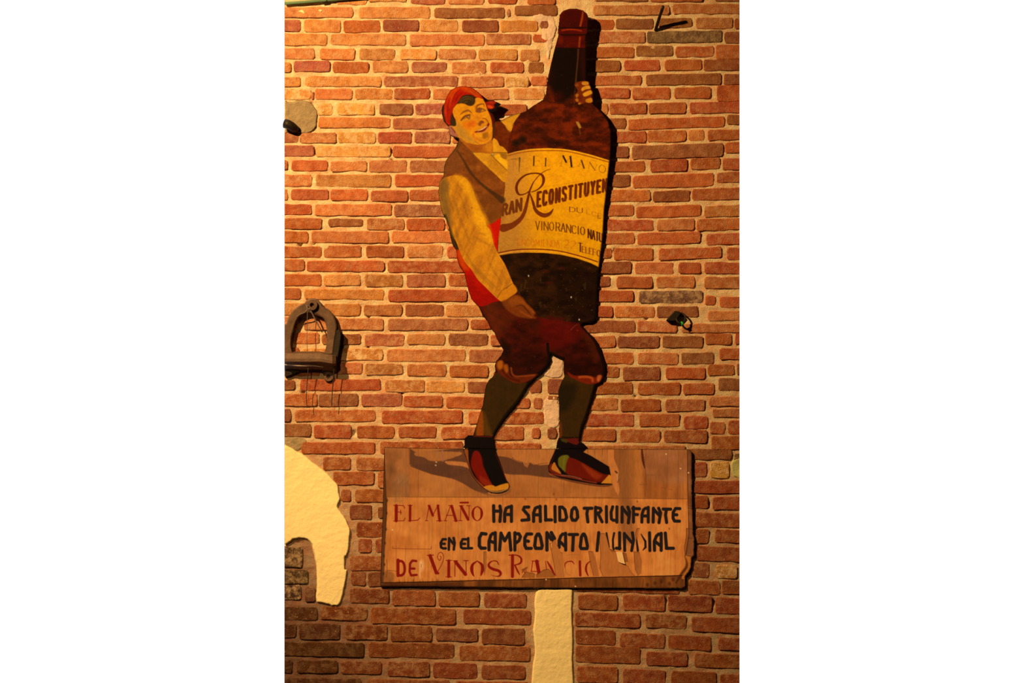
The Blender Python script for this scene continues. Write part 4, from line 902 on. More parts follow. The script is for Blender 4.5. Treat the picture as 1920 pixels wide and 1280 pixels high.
# ------------------------------------------------------------------ lettered plywood board
sg = Canvas(708, 834, 1306, 1106, .75)
X, Y = sg.X, sg.Y
SO = [(720.5, 838), (760, 839), (870, 841), (1100, 841), (1292, 842), (1296, 846), (1297, 940), (1299, 1000), (1301, 1010), (1300, 1040), (1296, 1045), (1295, 1062), (1290, 1072), (1284, 1080), (1283, 1099), (1277, 1102), (1000, 1101), (860, 1099), (713, 1098), (714, 1060), (717, 980), (719, 900)]
sp_ = lambda c, s: T(c, s)
grain = fbm(X, Y, 3.2, 150, 101, 3); g2 = fbm(X, Y, 26, 120, 103, 3); g3 = fbm(X, Y, 40, 26, 105, 3)
base = lerp((172, 94, 34), (144, 72, 24), np.clip(g2*2-.5, 0, 1))*(.9+.2*grain[..., None])
sg.C[:] = base; sg.ID[:] = 1
# lighter painted band that carries the words
band = lerp((202, 114, 44), (180, 94, 32), np.clip(g3*2-.5, 0, 1))*(.93+.14*grain[..., None])
sg.fill([(727, 932), (1000, 933), (1290, 936), (1291, 1060), (1283, 1078), (1100, 1083), (900, 1088), (722, 1093), (722, 1030)], band, sm=False, soft=1.2)
sg.stroke([(727, 931), (1000, 932), (1290, 935)], 1.0, (104, 52, 18), .7, sm=False)
# painted ground and foot shadows of the picture
sg.fill([(768, 841), (1142, 841), (1142, 880), (1150, 905), (1165, 931), (768, 931)], lerp((178, 100, 40), (156, 82, 30), np.clip(g3*2-.5, 0, 1)), .9, sm=False, soft=2)
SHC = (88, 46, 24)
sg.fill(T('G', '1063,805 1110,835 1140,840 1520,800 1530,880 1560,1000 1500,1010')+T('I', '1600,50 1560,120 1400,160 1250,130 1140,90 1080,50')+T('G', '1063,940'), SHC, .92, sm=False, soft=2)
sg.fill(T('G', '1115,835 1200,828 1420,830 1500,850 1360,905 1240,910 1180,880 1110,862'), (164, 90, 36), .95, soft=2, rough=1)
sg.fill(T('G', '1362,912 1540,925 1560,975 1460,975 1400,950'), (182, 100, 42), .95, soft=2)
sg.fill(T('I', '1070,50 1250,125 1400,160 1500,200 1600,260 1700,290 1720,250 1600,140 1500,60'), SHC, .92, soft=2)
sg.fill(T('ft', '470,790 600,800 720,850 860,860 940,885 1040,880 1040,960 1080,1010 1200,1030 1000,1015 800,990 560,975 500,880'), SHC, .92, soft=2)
sg.fill(T('H', '600,900 620,880'), SHC)if False else None
sg.stroke(T('ft', '300,1170 420,1215 560,1200 620,1160'), 3, (110, 60, 30), .7, soft=4); sg.stroke(T('ft', '1060,1000 1300,1060 1600,1110 1730,1095'), 2.6, (60, 24, 12), .8, soft=3)
# old brown scuffs, stains
sg.fill([(720, 838), (766, 841), (767, 930), (727, 930), (722, 900)], lerp((128, 68, 26), (158, 88, 38), np.clip(g3*2.5-.7, 0, 1)), .9, soft=2, sm=False)
sg.gloss(733, 880, 12, 22, (96, 52, 22), .7); sg.gloss(752, 900, 18, 18, (140, 92, 52), .5); sg.gloss(742, 935, 22, 14, (150, 94, 46), .5)
for k in range(16):
    x = 735+k*2.3; sg.stroke([(x, 900+(k*7) % 9), (x+1+(k % 3), 925+(k*5) % 14)], [1.4, .5], (120, 72, 36), .7)
sg.fill([(1152, 843), (1182, 843), (1185, 930), (1190, 1010), (1165, 1010), (1160, 931), (1150, 900)], (112, 58, 24), .6, soft=12)
sg.fill([(1206, 843), (1288, 843), (1288, 900), (1240, 905), (1212, 890)], lerp((158, 92, 50), (132, 72, 34), np.clip(g3*2-.5, 0, 1)), .7, soft=12)
for s_ in ('930,610 1090,612', '800,790 940,785', '1210,850 1300,860', '1350,880 1420,885'): sg.stroke(T('s4', s_), [1, 2.6, 1], (116, 58, 20), .6, soft=2)
# cracks along the grain
rg = random.Random(3)
for k in range(46):
    x = rg.uniform(725, 1290); y0 = rg.uniform(842, 1050); L = rg.uniform(20, 110)
    sg.stroke([(x, y0), (x+rg.uniform(-3, 1), min(y0+L, 1095))], [.5, .9, .4], (96, 48, 18), rg.uniform(.3, .7), soft=.8, z=None)
for x in (785, 897, 915, 1010, 1211, 1252, 1272): sg.stroke([(x, 842), (x-1, 930)], .9, (104, 52, 20), .6)
for k in range(14): sg.stroke([(960+k*13+rg.uniform(-4, 4), 842), (960+k*13, 850+rg.uniform(4, 14))], [1.2, .4], (90, 46, 18), .7)
# upper veneer, broken away along the top centre
TEAR_D = -.0012
sg.fill(T('H', '0,815 330,812 310,880 300,925 180,945 150,925 130,970 100,950 90,920 30,905 0,880'), (176, 96, 38), .7, soft=1.4, sm=False)
sg.stroke(T('H', '0,880 30,905 90,920 100,950 130,972 150,925 180,945 300,925'), 1, (96, 46, 16), .8, sm=False)
sg.stroke(T('s4', '850,130 860,250 880,380 905,490'), [2.6, 4, 4, 1], (74, 28, 10), .95, z=TEAR_D*2); sg.stroke(T('s4', '905,490 925,650 930,900'), 1, (110, 54, 20), .7)
sg.fill(T('s4', '210,130 320,130 320,300 400,500 430,650 400,750 430,900 400,1010 340,900 270,720 240,560 215,400'), (188, 102, 40), .85, sm=False, soft=1.6, z=.0008)
sg.stroke(T('s4', '345,540 385,580'), 3, (80, 34, 14), .9); sg.stroke(T('s4', '385,590 380,690 385,730'), 3, (176, 112, 62), .9, soft=1.6); sg.stroke(T('s4', '405,600 405,700 380,745'), 1.4, (92, 40, 14), .8)
# ---- lettering
RED = (124, 15, 8); BLK = (30, 20, 16)
ST(sg, 's2', '113,130 117,345|200,135 212,200 200,345|120,205 205,205|265,345 266,230 285,165 320,148 358,148|358,135 358,345|275,250 358,250', 45, BLK)
ST(sg, 's2', '595,148 535,150 522,185 590,262 598,322 502,330|662,345 662,230 685,165 715,150 752,150|750,138 755,345|668,255 752,255|825,138 828,330|825,325 908,325|955,142 958,350', 45, BLK)
ST(sg, 's2', '1020,150 1022,330 1095,330 1115,290 1092,185 1055,150 1020,150|1215,158 1188,190 1178,280 1195,328 1240,330 1268,290 1258,200 1236,158 1215,158', 45, BLK)
ST(sg, 's3', '40,165 145,165|88,170 76,240 90,352', 45, BLK); ST(sg, 's3', '195,150 195,355|195,155 258,165 272,195 235,240|225,230 285,352', 43, BLK); ST(sg, 's3', '343,142 346,355|430,145 408,220 412,310 435,330 490,330|488,145 488,355', 43, BLK)
ST(sg, 's3', '560,150 558,355|565,165 650,268|638,150 662,215 645,365', 45, BLK); ST(sg, 's3', '715,150 715,355|705,168 798,172|720,250 770,252|830,355 832,250 852,185 880,165 918,165|918,152 918,355|840,270 918,270', 43, BLK)
ST(sg, 's3', '988,165 985,355|990,175 1075,270|1060,165 1088,230 1065,362|1122,176 1225,178|1166,180 1155,260 1170,360|1350,170 1292,168 1260,220 1258,300 1278,340 1345,342|1268,252 1310,255', 44, BLK)
ST(sg, 's1', '920,590 878,590 850,640 856,700 882,715 920,715|865,652 905,652|966,575 962,732|970,585 1035,665|1028,572 1042,640 1030,730', 36, BLK)
ST(sg, 's1', '1200,590 1152,590 1126,640 1130,700 1152,715 1198,715|1140,652 1185,652|1228,575 1228,715|1228,712 1280,712', 36, BLK)
ST(sg, 's1', '1470,518 1412,510 1382,570 1380,680 1405,712 1460,712', 47, BLK)
ST(sg, 's2', '50,735 50,620 75,535 100,512 135,510|135,500 138,738|62,615 135,640|196,738 215,505|215,510 266,612 325,508|328,505 350,738', 45, BLK)
ST(sg, 's2', '405,500 405,738|405,515 460,515 482,555 460,612 420,640|635,518 570,518 542,570 540,670 560,715 630,715|560,612 592,618', 45, BLK)
ST(sg, 's2', '715,520 692,560 678,680 692,715 770,715 780,680 756,560 736,520 715,520|845,500 845,738|855,515 912,600|905,498 948,580', 47, BLK)
ST(sg, 's2', '1012,700 1012,610 1035,545 1062,518 1100,518|1100,508 1103,738|1025,625 1095,690|1150,525 1265,525|1208,530 1197,742|1340,520 1318,560 1302,690 1316,718 1395,718 1400,680 1376,560 1356,520 1340,520', 45, BLK)
ST(sg, 's3', '238,498 215,745|525,500 525,722|480,712 530,715|590,510 595,745|595,520 690,632|700,500 716,600 690,745|935,500 940,745', 43, BLK); ST(sg, 's3', '345,505 378,700', 26, BLK); ST(sg, 's3', '450,505 432,600 436,700 445,728', 30, BLK)
ST(sg, 's3', '758,520 762,640 775,745', [14, 26, 34], BLK); ST(sg, 's3', '820,520 878,620 880,700 845,738', [12, 32, 32, 14], BLK)
ST(sg, 's3', '1004,742 1000,620 1030,545 1060,520 1095,520|1095,508 1095,742|1015,622 1090,682|1152,505 1168,712|1165,714 1262,714', 45, BLK)
ST(sg, 's1', '242,130 240,335', 44, RED); ST(sg, 's1', '205,125 340,128 358,165|260,215 312,218|300,190 305,245|205,340 345,335 362,300', 10, RED)
ST(sg, 's1', '432,130 430,335', 34, RED); ST(sg, 's1', '405,125 460,125|405,338 535,328 565,298', 11, RED)
ST(sg, 's1', '692,130 655,330|742,262 812,130|640,335 675,335|795,336 870,336|675,125 705,125|800,125 830,125', 10, RED); ST(sg, 's1', '692,135 742,262|812,130 836,335', 34, RED)
ST(sg, 's1', '985,130 912,332|930,262 1035,262|895,336 935,336|1030,336 1085,336|960,128 1012,128', 10, RED); ST(sg, 's1', '1000,135 1060,335', 38, RED)
ST(sg, 's1', '1126,130 1120,330|1240,135 1236,330|1105,130 1160,130|1208,130 1256,130|1100,334 1145,334', 10, RED); ST(sg, 's1', '1132,140 1226,318', 38, RED); ST(sg, 's1', '1120,88 1225,86', 24, RED)
ST(sg, 's1', '1352,138 1400,175 1414,235 1400,300 1352,336 1304,300 1290,235 1304,175 1352,138', [10, 24, 36, 24, 10, 24, 36, 24, 10], RED, sm=True)
ST(sg, 's1', '265,875 265,1088', 42, RED); ST(sg, 's1', '265,890 318,892 350,940 355,1030 320,1082 265,1082', 36, RED, sm=True); ST(sg, 's1', '515,888 462,882 430,925 425,1035 446,1085 520,1078|440,992 490,992', 32, RED)
ST(sg, 's1', '665,810 752,806', 12, RED); ST(sg, 's1', '705,815 790,1050', 46, RED); ST(sg, 's1', '795,1060 870,920 892,830 862,770 822,785 808,840 835,880 858,838 840,822', 9, RED, sm=True); ST(sg, 's1', '790,1045 815,1055', 34, RED)
ST(sg, 's1', '962,885 960,1100', 40, RED); ST(sg, 's1', '925,880 1000,880|925,1105 1000,1105|1045,890 1045,1100|1197,885 1200,1060|1025,885 1085,885|1170,882 1228,882', 12, RED); ST(sg, 's1', '1055,900 1190,1070', 46, RED)
ST(sg, 's1', '1350,888 1412,935 1424,1000 1410,1060 1400,1090', [12, 36, 46, 30, 10], RED, sm=True); ST(sg, 's1', '1350,888 1290,935 1276,1000 1290,1065 1310,1100', [12, 36, 46, 30, 8], RED, sm=True)
ST(sg, 's1', '1645,935 1620,892 1560,888 1512,925 1515,965 1570,1000 1640,1020 1672,1055 1655,1092 1600,1095 1545,1080', [12, 14, 14, 26, 34, 38, 38, 36, 22, 8, 5], RED, sm=True)
ST(sg, 's2', '372,812 372,1100', 42, RED); ST(sg, 's2', '325,808 430,808 490,850 482,915 400,945', [14, 16, 26, 26, 12], RED, sm=True); ST(sg, 's2', '405,945 448,1035 470,1075', [20, 24, 10], RED)
ST(sg, 's2', '650,890 632,1030|625,1030 715,1032|640,888 735,888', 11, RED); ST(sg, 's2', '705,892 740,1070', 48, RED); ST(sg, 's2', '510,1045 530,1010 560,1015|530,1010 545,1060', 14, RED, .8)
ST(sg, 's2', '825,890 840,1000', 10, RED, .9); ST(sg, 's2', '850,895 900,980 952,1080', [16, 34, 22], RED, .95); ST(sg, 's2', '1095,985 1092,930 1130,897 1190,895 1218,930', [6, 14, 14, 16, 8], RED, sm=True); ST(sg, 's2', '1100,990 1110,1060 1170,1085', 4, (120, 60, 16), .7)
ST(sg, 's2', '1296,895 1302,1085', 34, RED, .95); ST(sg, 's2', '1440,890 1392,935 1380,1010 1410,1090', [10, 24, 30, 14], RED, .95, sm=True)
ST(sg, 's1', '190,688 190,716 400,722 720,724 722,690', 6, (110, 34, 12), .9)
# ---- torn veneer over the words
TO = (166, 88, 32)
def tear(crop, s_, col=TO, a=.95, z=TEAR_D):
    p = T(crop, s_); sg.fill(p, col, a, sm=False, soft=.9, z=z, rough=.0); sg.stroke(p+[p[0]], .8, (92, 42, 14), .55, sm=False)
tear('s2', '885,650 910,640 940,600 965,590 965,640 1000,700 1030,770 1060,780 1080,1110 970,1110 935,900 905,750')
tear('s3', '260,515 320,512 345,560 385,720 430,750 470,760 500,890 600,935 640,960 690,1050 740,1095 300,1095 255,1000 265,800 250,600')
tear('s3', '100,755 160,760 190,850 225,1000 240,1095 170,1095 130,950', (158, 82, 30))
tear('s3', '570,770 620,790 640,900 600,900', (128, 64, 24)); tear('s3', '720,760 800,770 830,900 820,1060 780,1090 740,1000', (150, 78, 28))
tear('s3', '765,440 800,440 775,520 770,620 750,560 745,510', (160, 84, 32)); tear('s3', '380,720 440,740 470,760 420,760', (140, 70, 24))
tear('s2', '510,1100 560,1030 600,1050 650,1050 700,1080 740,1050 800,1010 870,1000 930,1060 960,1115 500,1118', (144, 74, 24)); tear('s2', '500,1010 580,970 570,1000 520,1040', (132, 64, 22))
tear('s1', '1440,760 1475,760 1480,950 1450,1080 1440,900', (150, 80, 28)); tear('s3', '1440,440 1530,450 1540,680 1520,800 1420,800 1415,680 1440,560', (138, 70, 26))
for c_, s_ in (('s2', '905,620 905,700'), ('s2', '690,1060 688,1110')): sg.stroke(T(c_, s_), 2, (206, 124, 54), .8)
sg.gloss(710+590/7.3125, 930+950/7.3125, 7, 14, (222, 150, 86), .85); sg.stroke(T('s1', '575,900 565,1050 570,1130'), [3, 2.4, 1.5], (226, 156, 90), .8, soft=1.5); sg.stroke(T('s1', '585,930 582,970'), 1.6, (140, 80, 40), .7)
for k in range(60):
    x = rg.uniform(722, 1100); sg.stroke([(x, 1096-rg.uniform(3, 16)), (x+rg.uniform(-1, 1), 1092)], [.4, 1.6], (92, 46, 16), rg.uniform(.3, .8))
sg.stroke(T('s1', '110,870 115,1000 105,1110'), 1.2, (90, 42, 14), .8); sg.stroke(T('s1', '110,1020 160,1015 250,1030'), 1, (80, 40, 14), .7)
sg.fill([(722, 1070), (740, 1076), (735, 1092), (722, 1093)], (110, 58, 22), .6, soft=5)
# lower plank and battens
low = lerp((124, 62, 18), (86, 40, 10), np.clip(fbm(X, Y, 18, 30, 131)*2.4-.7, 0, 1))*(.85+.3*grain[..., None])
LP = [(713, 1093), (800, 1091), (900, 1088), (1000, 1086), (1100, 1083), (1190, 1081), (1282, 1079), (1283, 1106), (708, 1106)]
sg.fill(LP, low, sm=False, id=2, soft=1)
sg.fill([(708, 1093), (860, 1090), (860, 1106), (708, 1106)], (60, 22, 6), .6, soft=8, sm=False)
sg.stroke(LP[:7], 1.8, (50, 18, 4), .95, sm=False, z=-.002)
for x in (775, 820, 944, 965, 1001, 1020, 1047, 1068, 1118, 1150, 1176, 1206, 1240): sg.stroke([(x, 1086), (x-1.5, 1101)], 1.0, (58, 24, 6), .7)
for (x, y) in ((1228, 1093), (1240, 1090), (1255, 1094), (1214, 1096), (1262, 1086)): sg.gloss(x, y, 4, 5, (52, 18, 4), .7)
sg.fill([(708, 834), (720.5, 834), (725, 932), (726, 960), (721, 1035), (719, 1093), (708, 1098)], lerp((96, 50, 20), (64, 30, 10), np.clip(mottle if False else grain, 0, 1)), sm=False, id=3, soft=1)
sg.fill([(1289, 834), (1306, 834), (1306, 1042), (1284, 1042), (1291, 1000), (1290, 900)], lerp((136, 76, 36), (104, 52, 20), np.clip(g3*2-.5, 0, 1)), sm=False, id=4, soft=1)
sg.stroke([(1289, 842), (1290, 935), (1292, 1000), (1286, 1040)], 1.2, (62, 26, 8), .9, sm=False, z=-.001)
sg.fill([(1288, 1042), (1306, 1042), (1306, 1085), (1278, 1085)], (166, 86, 24), sm=False, id=4, soft=1); sg.stroke([(1284, 1042), (1288, 1060), (1278, 1075), (1268, 1092)], [1, 4, 5, 3], (60, 26, 8), .85, soft=3)
for y in (948, 952, 1008, 1042): sg.stroke([(1290, y), (1300, y+1)], 1, (70, 30, 10), .8)
for (x, y) in ((726, 938), (725, 962), (724, 992), (722, 1018), (720, 1042), (721, 1058), (719, 1075)): sg.gloss(x, y, 2.2, 4, (44, 18, 6), .8)
for (x, y) in ((1249, 851), (1276, 878), (736, 993), (817, 872), (818, 866), (1291, 886), (1024, 1086), (1079, 1099)): sg.gloss(x, y, 2, 1.8, (240, 190, 120), .9)
for (x, y) in ((1038, 926), (1043, 936), (985, 935), (1195, 940), (1255, 991)): sg.gloss(x, y, 2, 3, (100, 46, 16), .8)
sg.stroke(T('G', '1295,805 1300,870'), 1.6, (150, 90, 60), .8); sg.stroke(T('G', '1335,810 1342,910'), 3.2, (150, 86, 56), .85, soft=1.4)
for s_ in ('s2|1100,810 1200,800 1300,805', 's1|330,60 200,70'): c_, q = s_.split('|'); sg.stroke(T(c_, q), 1, (140, 80, 34), .6)
# ---- the painted shoes
S1 = T('ft', '108,690 175,690 450,690 470,750 500,820 540,930 570,1030 608,1085 612,1140 560,1180 480,1196 400,1180 330,1130 260,1060 200,980 165,880 130,780')
sg.fill(S1, (16, 3, 4), id=5, soft=1.2)
sg.fill(T('ft', '118,715 160,715 165,800 180,900 230,1010 330,1110 320,1125 250,1050 190,960 150,840'), (150, 66, 20), .9, soft=1.8)
sg.fill(T('ft', '215,745 270,730 310,800 330,900 390,1020 440,1105 380,1115 300,1080 235,980 190,880'), (112, 10, 2), .97, soft=3); sg.fill(T('ft', '290,1000 380,1050 420,1100 350,1110 300,1060'), (134, 34, 6), .7, soft=4)
sg.fill(T('ft', '440,700 490,800 530,920 570,1040 600,1080 560,1085 460,1112 400,1050 350,920 330,800 300,720'), (8, 2, 3), .97, soft=2); sg.stroke(T('ft', '460,760 520,900 580,1050'), 1.8, (74, 8, 4), .8)
sg.fill(T('ft', '332,1118 400,1100 440,1105 462,1115 520,1095 600,1078 608,1110 590,1140 480,1165 400,1158 340,1135'), (196, 110, 18), .97, soft=1.6); sg.stroke(T('ft', '350,1145 430,1172 520,1170 605,1135'), 2.4, (170, 112, 52), .85, soft=1.4)
sg.stroke(T('ft', '125,760 165,890 205,990 270,1075 340,1140 420,1190'), 1.4, (60, 8, 2), .9); sg.stroke(T('ft', '600,1075 610,1110 600,1145'), 1.4, (70, 14, 6), .9)
S2 = T('ft', '1120,690 1110,720 1060,830 1035,900 1040,960 1080,990 1160,1020 1300,1050 1500,1085 1600,1100 1728,1095 1720,1000 1700,900 1600,840 1500,780 1420,742 1448,690')
sg.fill(S2, (12, 3, 4), id=6, soft=1.2, sm=False)
sg.fill(T('ft', '1110,760 1070,850 1045,900 1060,960 1160,990 1180,980 1110,880 1100,820'), (110, 26, 6), .9, soft=2); sg.fill(T('ft', '1100,850 1130,900 1175,975 1110,950 1070,920'), (178, 96, 22), .95, soft=1.6)
sg.fill(T('ft', '1150,790 1200,760 1265,790 1235,870 1225,960 1190,930 1145,880'), (92, 76, 10), .97, soft=2); sg.stroke(T('ft', '1215,780 1195,930'), 2, (122, 100, 20), .6, soft=3)
sg.fill(T('ft', '1270,800 1400,850 1520,920 1640,980 1705,990 1640,1050 1580,1070 1450,1040 1300,1000 1230,970 1235,870'), (98, 14, 2), .97, soft=2.5); sg.fill(T('ft', '1400,870 1480,910 1560,960 1620,1000 1560,1040 1480,980'), (140, 42, 8), .7, soft=5)
sg.fill(T('ft', '1700,985 1722,1000 1728,1085 1610,1080 1650,1040'), (196, 110, 22), .97, soft=1.4, sm=False)
sg.stroke(T('ft', '1050,975 1180,1000 1300,1020 1450,1055 1560,1075'), 2.8, (128, 38, 14), .85, soft=1.6); sg.stroke(T('ft', '1180,990 1300,1005 1400,1035'), 1.2, (176, 96, 60), .8)
sg.fill(T('ft', '1330,705 1440,705 1448,715 1400,745 1350,730'), (8, 2, 4), .97, soft=1.4, id=6)
sg.fill(T('ft', '1145,700 1260,760 1180,780 1120,830 1070,870 1110,760'), (8, 2, 4), .95, soft=2)
Dg = sg.sdf(SO, (slice(None), slice(None)))+(fbm(X, Y, 5, 5, 141, 2)-.5)*1.2*(X > 1250)
sg.C *= (1-(np.clip(1+Dg/2.0, 0, 1)*.35)[..., None]); sg.C *= (.94+.12*fbm(X, Y, 2.5, 9, 151, 2)[..., None])
sg.ID = np.where(Dg < 0, sg.ID, 0)
# paint relief: the face keeps its torn depth
sgal = sg.albedo()
SGD = .0165
def depth_sign(x, y): return SGD+0*np.asarray(x, float)
board = empty('lettered_board', P(1000, 1100, .01))
setp(board, None, 'weathered plywood board with red and black Spanish lettering and painted shoes, veneer torn', 'sign')
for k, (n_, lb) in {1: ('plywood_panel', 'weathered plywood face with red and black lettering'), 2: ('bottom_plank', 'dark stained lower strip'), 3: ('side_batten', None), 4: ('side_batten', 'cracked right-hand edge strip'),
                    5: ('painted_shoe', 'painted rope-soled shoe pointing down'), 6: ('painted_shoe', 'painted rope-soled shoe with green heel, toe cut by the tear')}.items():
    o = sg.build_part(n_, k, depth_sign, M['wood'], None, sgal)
    if o:
        keep(o, board)
        if lb: o['label'] = lb
sheet(SO, depth_sign, .009, 'board_edge', M['edge'], board)
mb = MB()
vs = [P(x, y, SGD-.009) for x, y in SO]; keep(mesh('back_panel', vs, [tuple(range(len(vs)))], M['edge']), board)
# loose veneer splinter hanging over the tear
mb = MB(); fl = T('s3', '475,760 560,765 600,930 545,915 505,895')
vs = [P(x, y, SGD+.001+.004*(y-1033)/24) for x, y in fl]+[P(x, y, SGD+.0004+.004*(y-1033)/24) for x, y in fl]
n = len(fl); fs = [tuple(range(n))[::-1], tuple(range(n, 2*n))]+[(i, (i+1) % n, n+(i+1) % n, n+i) for i in range(n)]
o = mesh('veneer_splinter', vs, fs, simple('pale_veneer', alb((206, 128, 62), .55), .7, .2, 0, 60, .15)); keep(o, board); o['label'] = 'loose pale splinter of veneer'

# ------------------------------------------------------------------ iron bracket at the left edge
ib = empty('iron_bracket', P(575, 680, .0))
setp(ib, None, 'rusty cast iron arched bracket with a shelf lip and hanging wires at the left edge', 'bracket')
def clipx(pts): return [(max(x, XL+.3), y) for x, y in pts]
outer = T('ir', '-10,400 40,392 55,340 95,262 170,200 235,165 270,125 320,108 375,118 415,155 440,200 505,235 550,285 580,360 590,430 575,520 560,620 548,715')
inner = T('ir', '450,712 478,620 482,470 465,380 440,325 360,288 300,268 262,268 180,312 140,380 105,500 92,560 92,640 108,705')
# arch as a ring: outer then inner, joined along the bottom
def ring_prism(name, o_, i_, d0, d1, m, parent, bev=1.6):
    # both curves resampled to n stations from left foot to right foot
    def res(p, n):
        p = np.array(p); s = np.r_[0, np.cumsum(np.hypot(*np.diff(p, axis=0).T))]; t = np.linspace(0, s[-1], n)
        return np.stack([np.interp(t, s, p[:, 0]), np.interp(t, s, p[:, 1])], 1)
    n = 44; a = res(cr(o_, False), n); b = res(cr(i_[::-1], False), n)
    prof = [(0, d0), (0, d1-bev/PPM), (.12, d1), (.88, d1), (1, d1-bev/PPM), (1, d0)]
    vs = []
    for k in range(n):
        for t, d in prof:
            x, y = a[k]*(1-t)+b[k]*t; vs.append(P(max(x, XL+.3), y, d))
    m_ = len(prof); fs = []
    for k in range(n-1):
        for j in range(m_):
            fs.append((k*m_+j, k*m_+(j+1) % m_, (k+1)*m_+(j+1) % m_, (k+1)*m_+j))
    fs.append(tuple(range(m_))[::-1]); fs.append(tuple((n-1)*m_+j for j in range(m_)))
    o = mesh(name, vs, fs, m, None); keep(o, parent); return o
left_foot = T('ir', '-10,700')
ring_prism('arch_frame', T('ir', '22,712 22,560 22,400')+outer[1:], inner, .006, .034, M['iron'], ib)
mb = MB(); th = np.linspace(0, 2*math.pi, 21)[:-1]
def annulus(cx, cy, r0, r1, d0, d1, name, parent, m, n=20):
    vs = []; fs = []
    for k in range(n):
        a = 2*math.pi*k/n
        for r, d in ((r1, d0), (r1, d1-.002), (r1-1, d1), (r0+.8, d1), (r0, d1-.002), (r0, d0)):
            vs.append(P(max(cx+r*math.cos(a), XL+.3), cy+r*math.sin(a), d))
    for k in range(n):
        for j in range(6):
            k2 = (k+1) % n; fs.append((k*6+j, k*6+(j+1) % 6, k2*6+(j+1) % 6, k2*6+j))
    o = mesh(name, vs, fs, m, None); keep(o, parent); return o
annulus(530+320/5.821, 540+185/5.821, 3.6, 10.5, .02, .046, 'bolt_boss', ib, M['iron'])
def disc(cx, cy, r, d, name, parent, m):
    vs = [P(cx+r*math.cos(2*math.pi*k/14), cy+r*math.sin(2*math.pi*k/14), d) for k in range(14)]
    o = mesh(name, vs, [tuple(range(14))], m, None); keep(o, parent)
disc(530+320/5.821, 540+185/5.821, 4.2, .03, 'bolt_hole', ib, M['dark'])
# shelf lip: a shallow tray that stands out from the wall, front edge and underside visible
mb = MB(); xa, xb = XL+.3, 530+565/5.821
def pt(x, y, d): return P(x, y, d)
prof = [(690, .008), (700, .034), (712, .060), (712, .075), (770, .080), (800, .080), (812, .070), (830, .055), (880, .03), (905, .008)]
sec = []
for x_, sc in ((xa, 1.0), (600, 1.0), (xb-4, .96), (xb+3, .82)):
    sec.append([P(x_, 540+(y_+ (0 if x_ < 610 else 22))/5.821, max(d_*sc, .004)) for y_, d_ in prof])
vs = sum(sec, []); m_ = len(prof)
fs = [(k*m_+j, k*m_+j+1, (k+1)*m_+j+1, (k+1)*m_+j) for k in range(3) for j in range(m_-1)]
fs += [(k*m_, (k+1)*m_, (k+1)*m_+m_-1, k*m_+m_-1) for k in range(3)]
fs += [tuple(range(m_)), tuple(3*m_+j for j in range(m_))[::-1]]
o = mesh('shelf_lip', vs, fs, M['iron'], None); keep(o, ib)
# pale chipped strip under the lip
mb = MB(); mb.tube([P(XL+1, 540+835/5.821, .06), P(560, 540+845/5.821, .06), P(590, 540+848/5.821, .056), P(606, 540+862/5.821, .05)], [.0022, .003, .002, .001], 6); keep(mb.build('chipped_rim', simple('worn_pale_metal', (.5, .42, .4), .5, .4)), ib)
# right-hand curved flange, dark
pr = T('ir', '545,740 560,620 572,520 588,462 612,448 634,470 640,520 625,640 600,780 590,860 560,890 545,850')
mb = MB(); mb.prism(pr, .006, .046, 1.5); o = mb.build('side_flange', M['dark'], None); keep(o, ib); o['label'] = 'dark curved side flange'
annulus(530+500/5.821, 540+965/5.821, 3.4, 9.5, .004, .016, 'mounting_lug', ib, M['iron']); disc(530+500/5.821, 540+965/5.821, 4, .008, 'bolt_hole', ib, M['dark'])
mb = MB(); mb.prism(T('ir', '445,860 560,860 555,960 545,990 455,980 440,930'), .004, .012, .8); keep(mb.build('lug_plate', M['dark'], None), ib)
mb = MB(); mb.prism(T('ir', '25,870 440,868 430,905 200,900 140,930 60,960 25,965'), .004, .02, .8); keep(mb.build('under_rib', M['dark'], None), ib)
def wire(name, crop, s_, ds, r, m, parent):
    p = T(crop, s_); p = [(x, y, d) for (x, y), d in zip(p, ds)]; p = cr(p, False)
    b = MB(); b.tube([P(x, y, d) for x, y, d in p], r, 6); keep(b.build(name, m, None, True), parent)
wire('hanging_wire', 'ir', '272,205 268,400 266,560 270,690', (.052, .05, .05, .06), .0012, M['tie'], ib)
wire('cable_tie', 'ir', '285,215 330,290 370,370 410,440 432,485', (.055, .05, .045, .04, .03), [.002, .003, .003, .003, .0025, .003, .003, .003, .0025, .002, .002, .002, .002, .002, .002, .002, .001], M['tie'], ib)
wire('cable_tie', 'ir', '285,225 240,265 180,290 150,320', (.055, .05, .045, .04), .0018, M['tie'], ib)
wire('cable_tie', 'ir', '262,185 275,225 300,235', (.055, .058, .055), .0028, M['tie'], ib)
wire('hanging_wire', 'ir', '280,868 272,980 262,1100 258,1200 268,1290', (.05, .045, .04, .04, .04), .0016, M['wire'], ib)
wire('hanging_wire', 'ir', '560,860 552,1000 540,1150 535,1285', (.05, .045, .04, .04), .0018, M['wire'], ib)

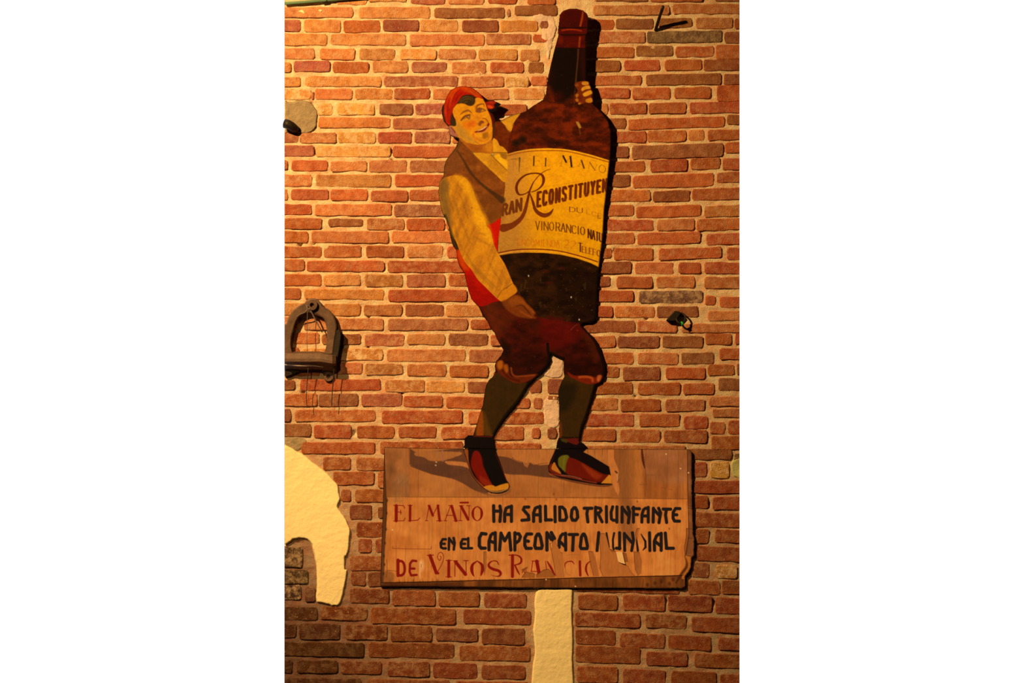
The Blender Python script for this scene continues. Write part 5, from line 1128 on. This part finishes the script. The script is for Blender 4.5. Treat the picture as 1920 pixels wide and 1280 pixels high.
# ------------------------------------------------------------------ ring hook with a scrap of green cord
rh = empty('ring_hook', P(1262, 597, 0)); setp(rh, None, 'black iron ring hook holding a knot of green cord, right side of wall', 'hook')
mb = MB()
for (d, s_) in ((.006, '460,650 520,570 640,450 720,360 850,380 900,450 760,660 600,670'),): mb.prism(T('ho', s_), -.002, .030, 1.2)
keep(mb.build('hook_plate', M['dark'], None), rh)
ring = [(1220+905/16+8.6*math.cos(a), 560+580/16+9.4*math.sin(a)) for a in np.linspace(0, 2*math.pi, 25)]
mb = MB(); mb.tube([P(x, y, .026+.008*math.sin(i/24*2*math.pi)) for i, (x, y) in enumerate(ring)], .0034, 8, False); keep(mb.build('ring', M['dark'], None, True), rh)
mb = MB(); mb.tube([P(1277, 603, .034), P(1280, 606, .036), P(1279, 609, .034), P(1277, 606, .032)], [.003, .005, .004, .002], 8); o = mb.build('cord_knot', M['cord'], None, True); keep(o, rh); o['label'] = 'bright green cord knot'
# bent nail near the top right
nl = MB(); pts = [P(1229, 58, -.01), P(1229.5, 56, .004), P(1233, 43, .03), P(1238, 28, .062), P(1241.5, 18, .085), P(1243.5, 12, .098)]
nl.tube(pts, [.0062, .0062, .0058, .0056, .0060, .0052], 8); o = nl.build('iron_spike', M['dark'], None, True)
setp(o, None, 'square dark iron spike driven into the wall near the top right corner', 'spike')
# black pipe end poking in from the left edge
pb = MB(); pb.tube([P(XL+.5, 231.5, .03), P(540, 233, .033), P(547, 237, .028), P(553, 241, .018), P(556, 243, -.002)], [.0175, .0175, .017, .015, .012], 14); o = pb.build('pipe_end', M['dark'], None, True)
setp(o, None, 'black curved pipe end entering the grey cement patch at the left edge', 'pipe')
# green conduit along the top left
gc = MB(); gc.tube([P(XL+.5, 6.5, .012), P(560, 5, .012), P(590, 2.5, .012), P(620, 0, .012), P(660, -3, .012), P(720, -9, .012)], .0058, 10); o = gc.build('green_conduit', M['green'], None, True)
setp(o, None, 'thin green conduit running along the top left of the brick wall', 'conduit')
cl = MB(); cl.tube([P(607, 8, .004), P(612, 2, .02), P(616, -4, .004)], .0024, 6); o2 = cl.build('clip', M['dark'], None, True); o2.parent = o
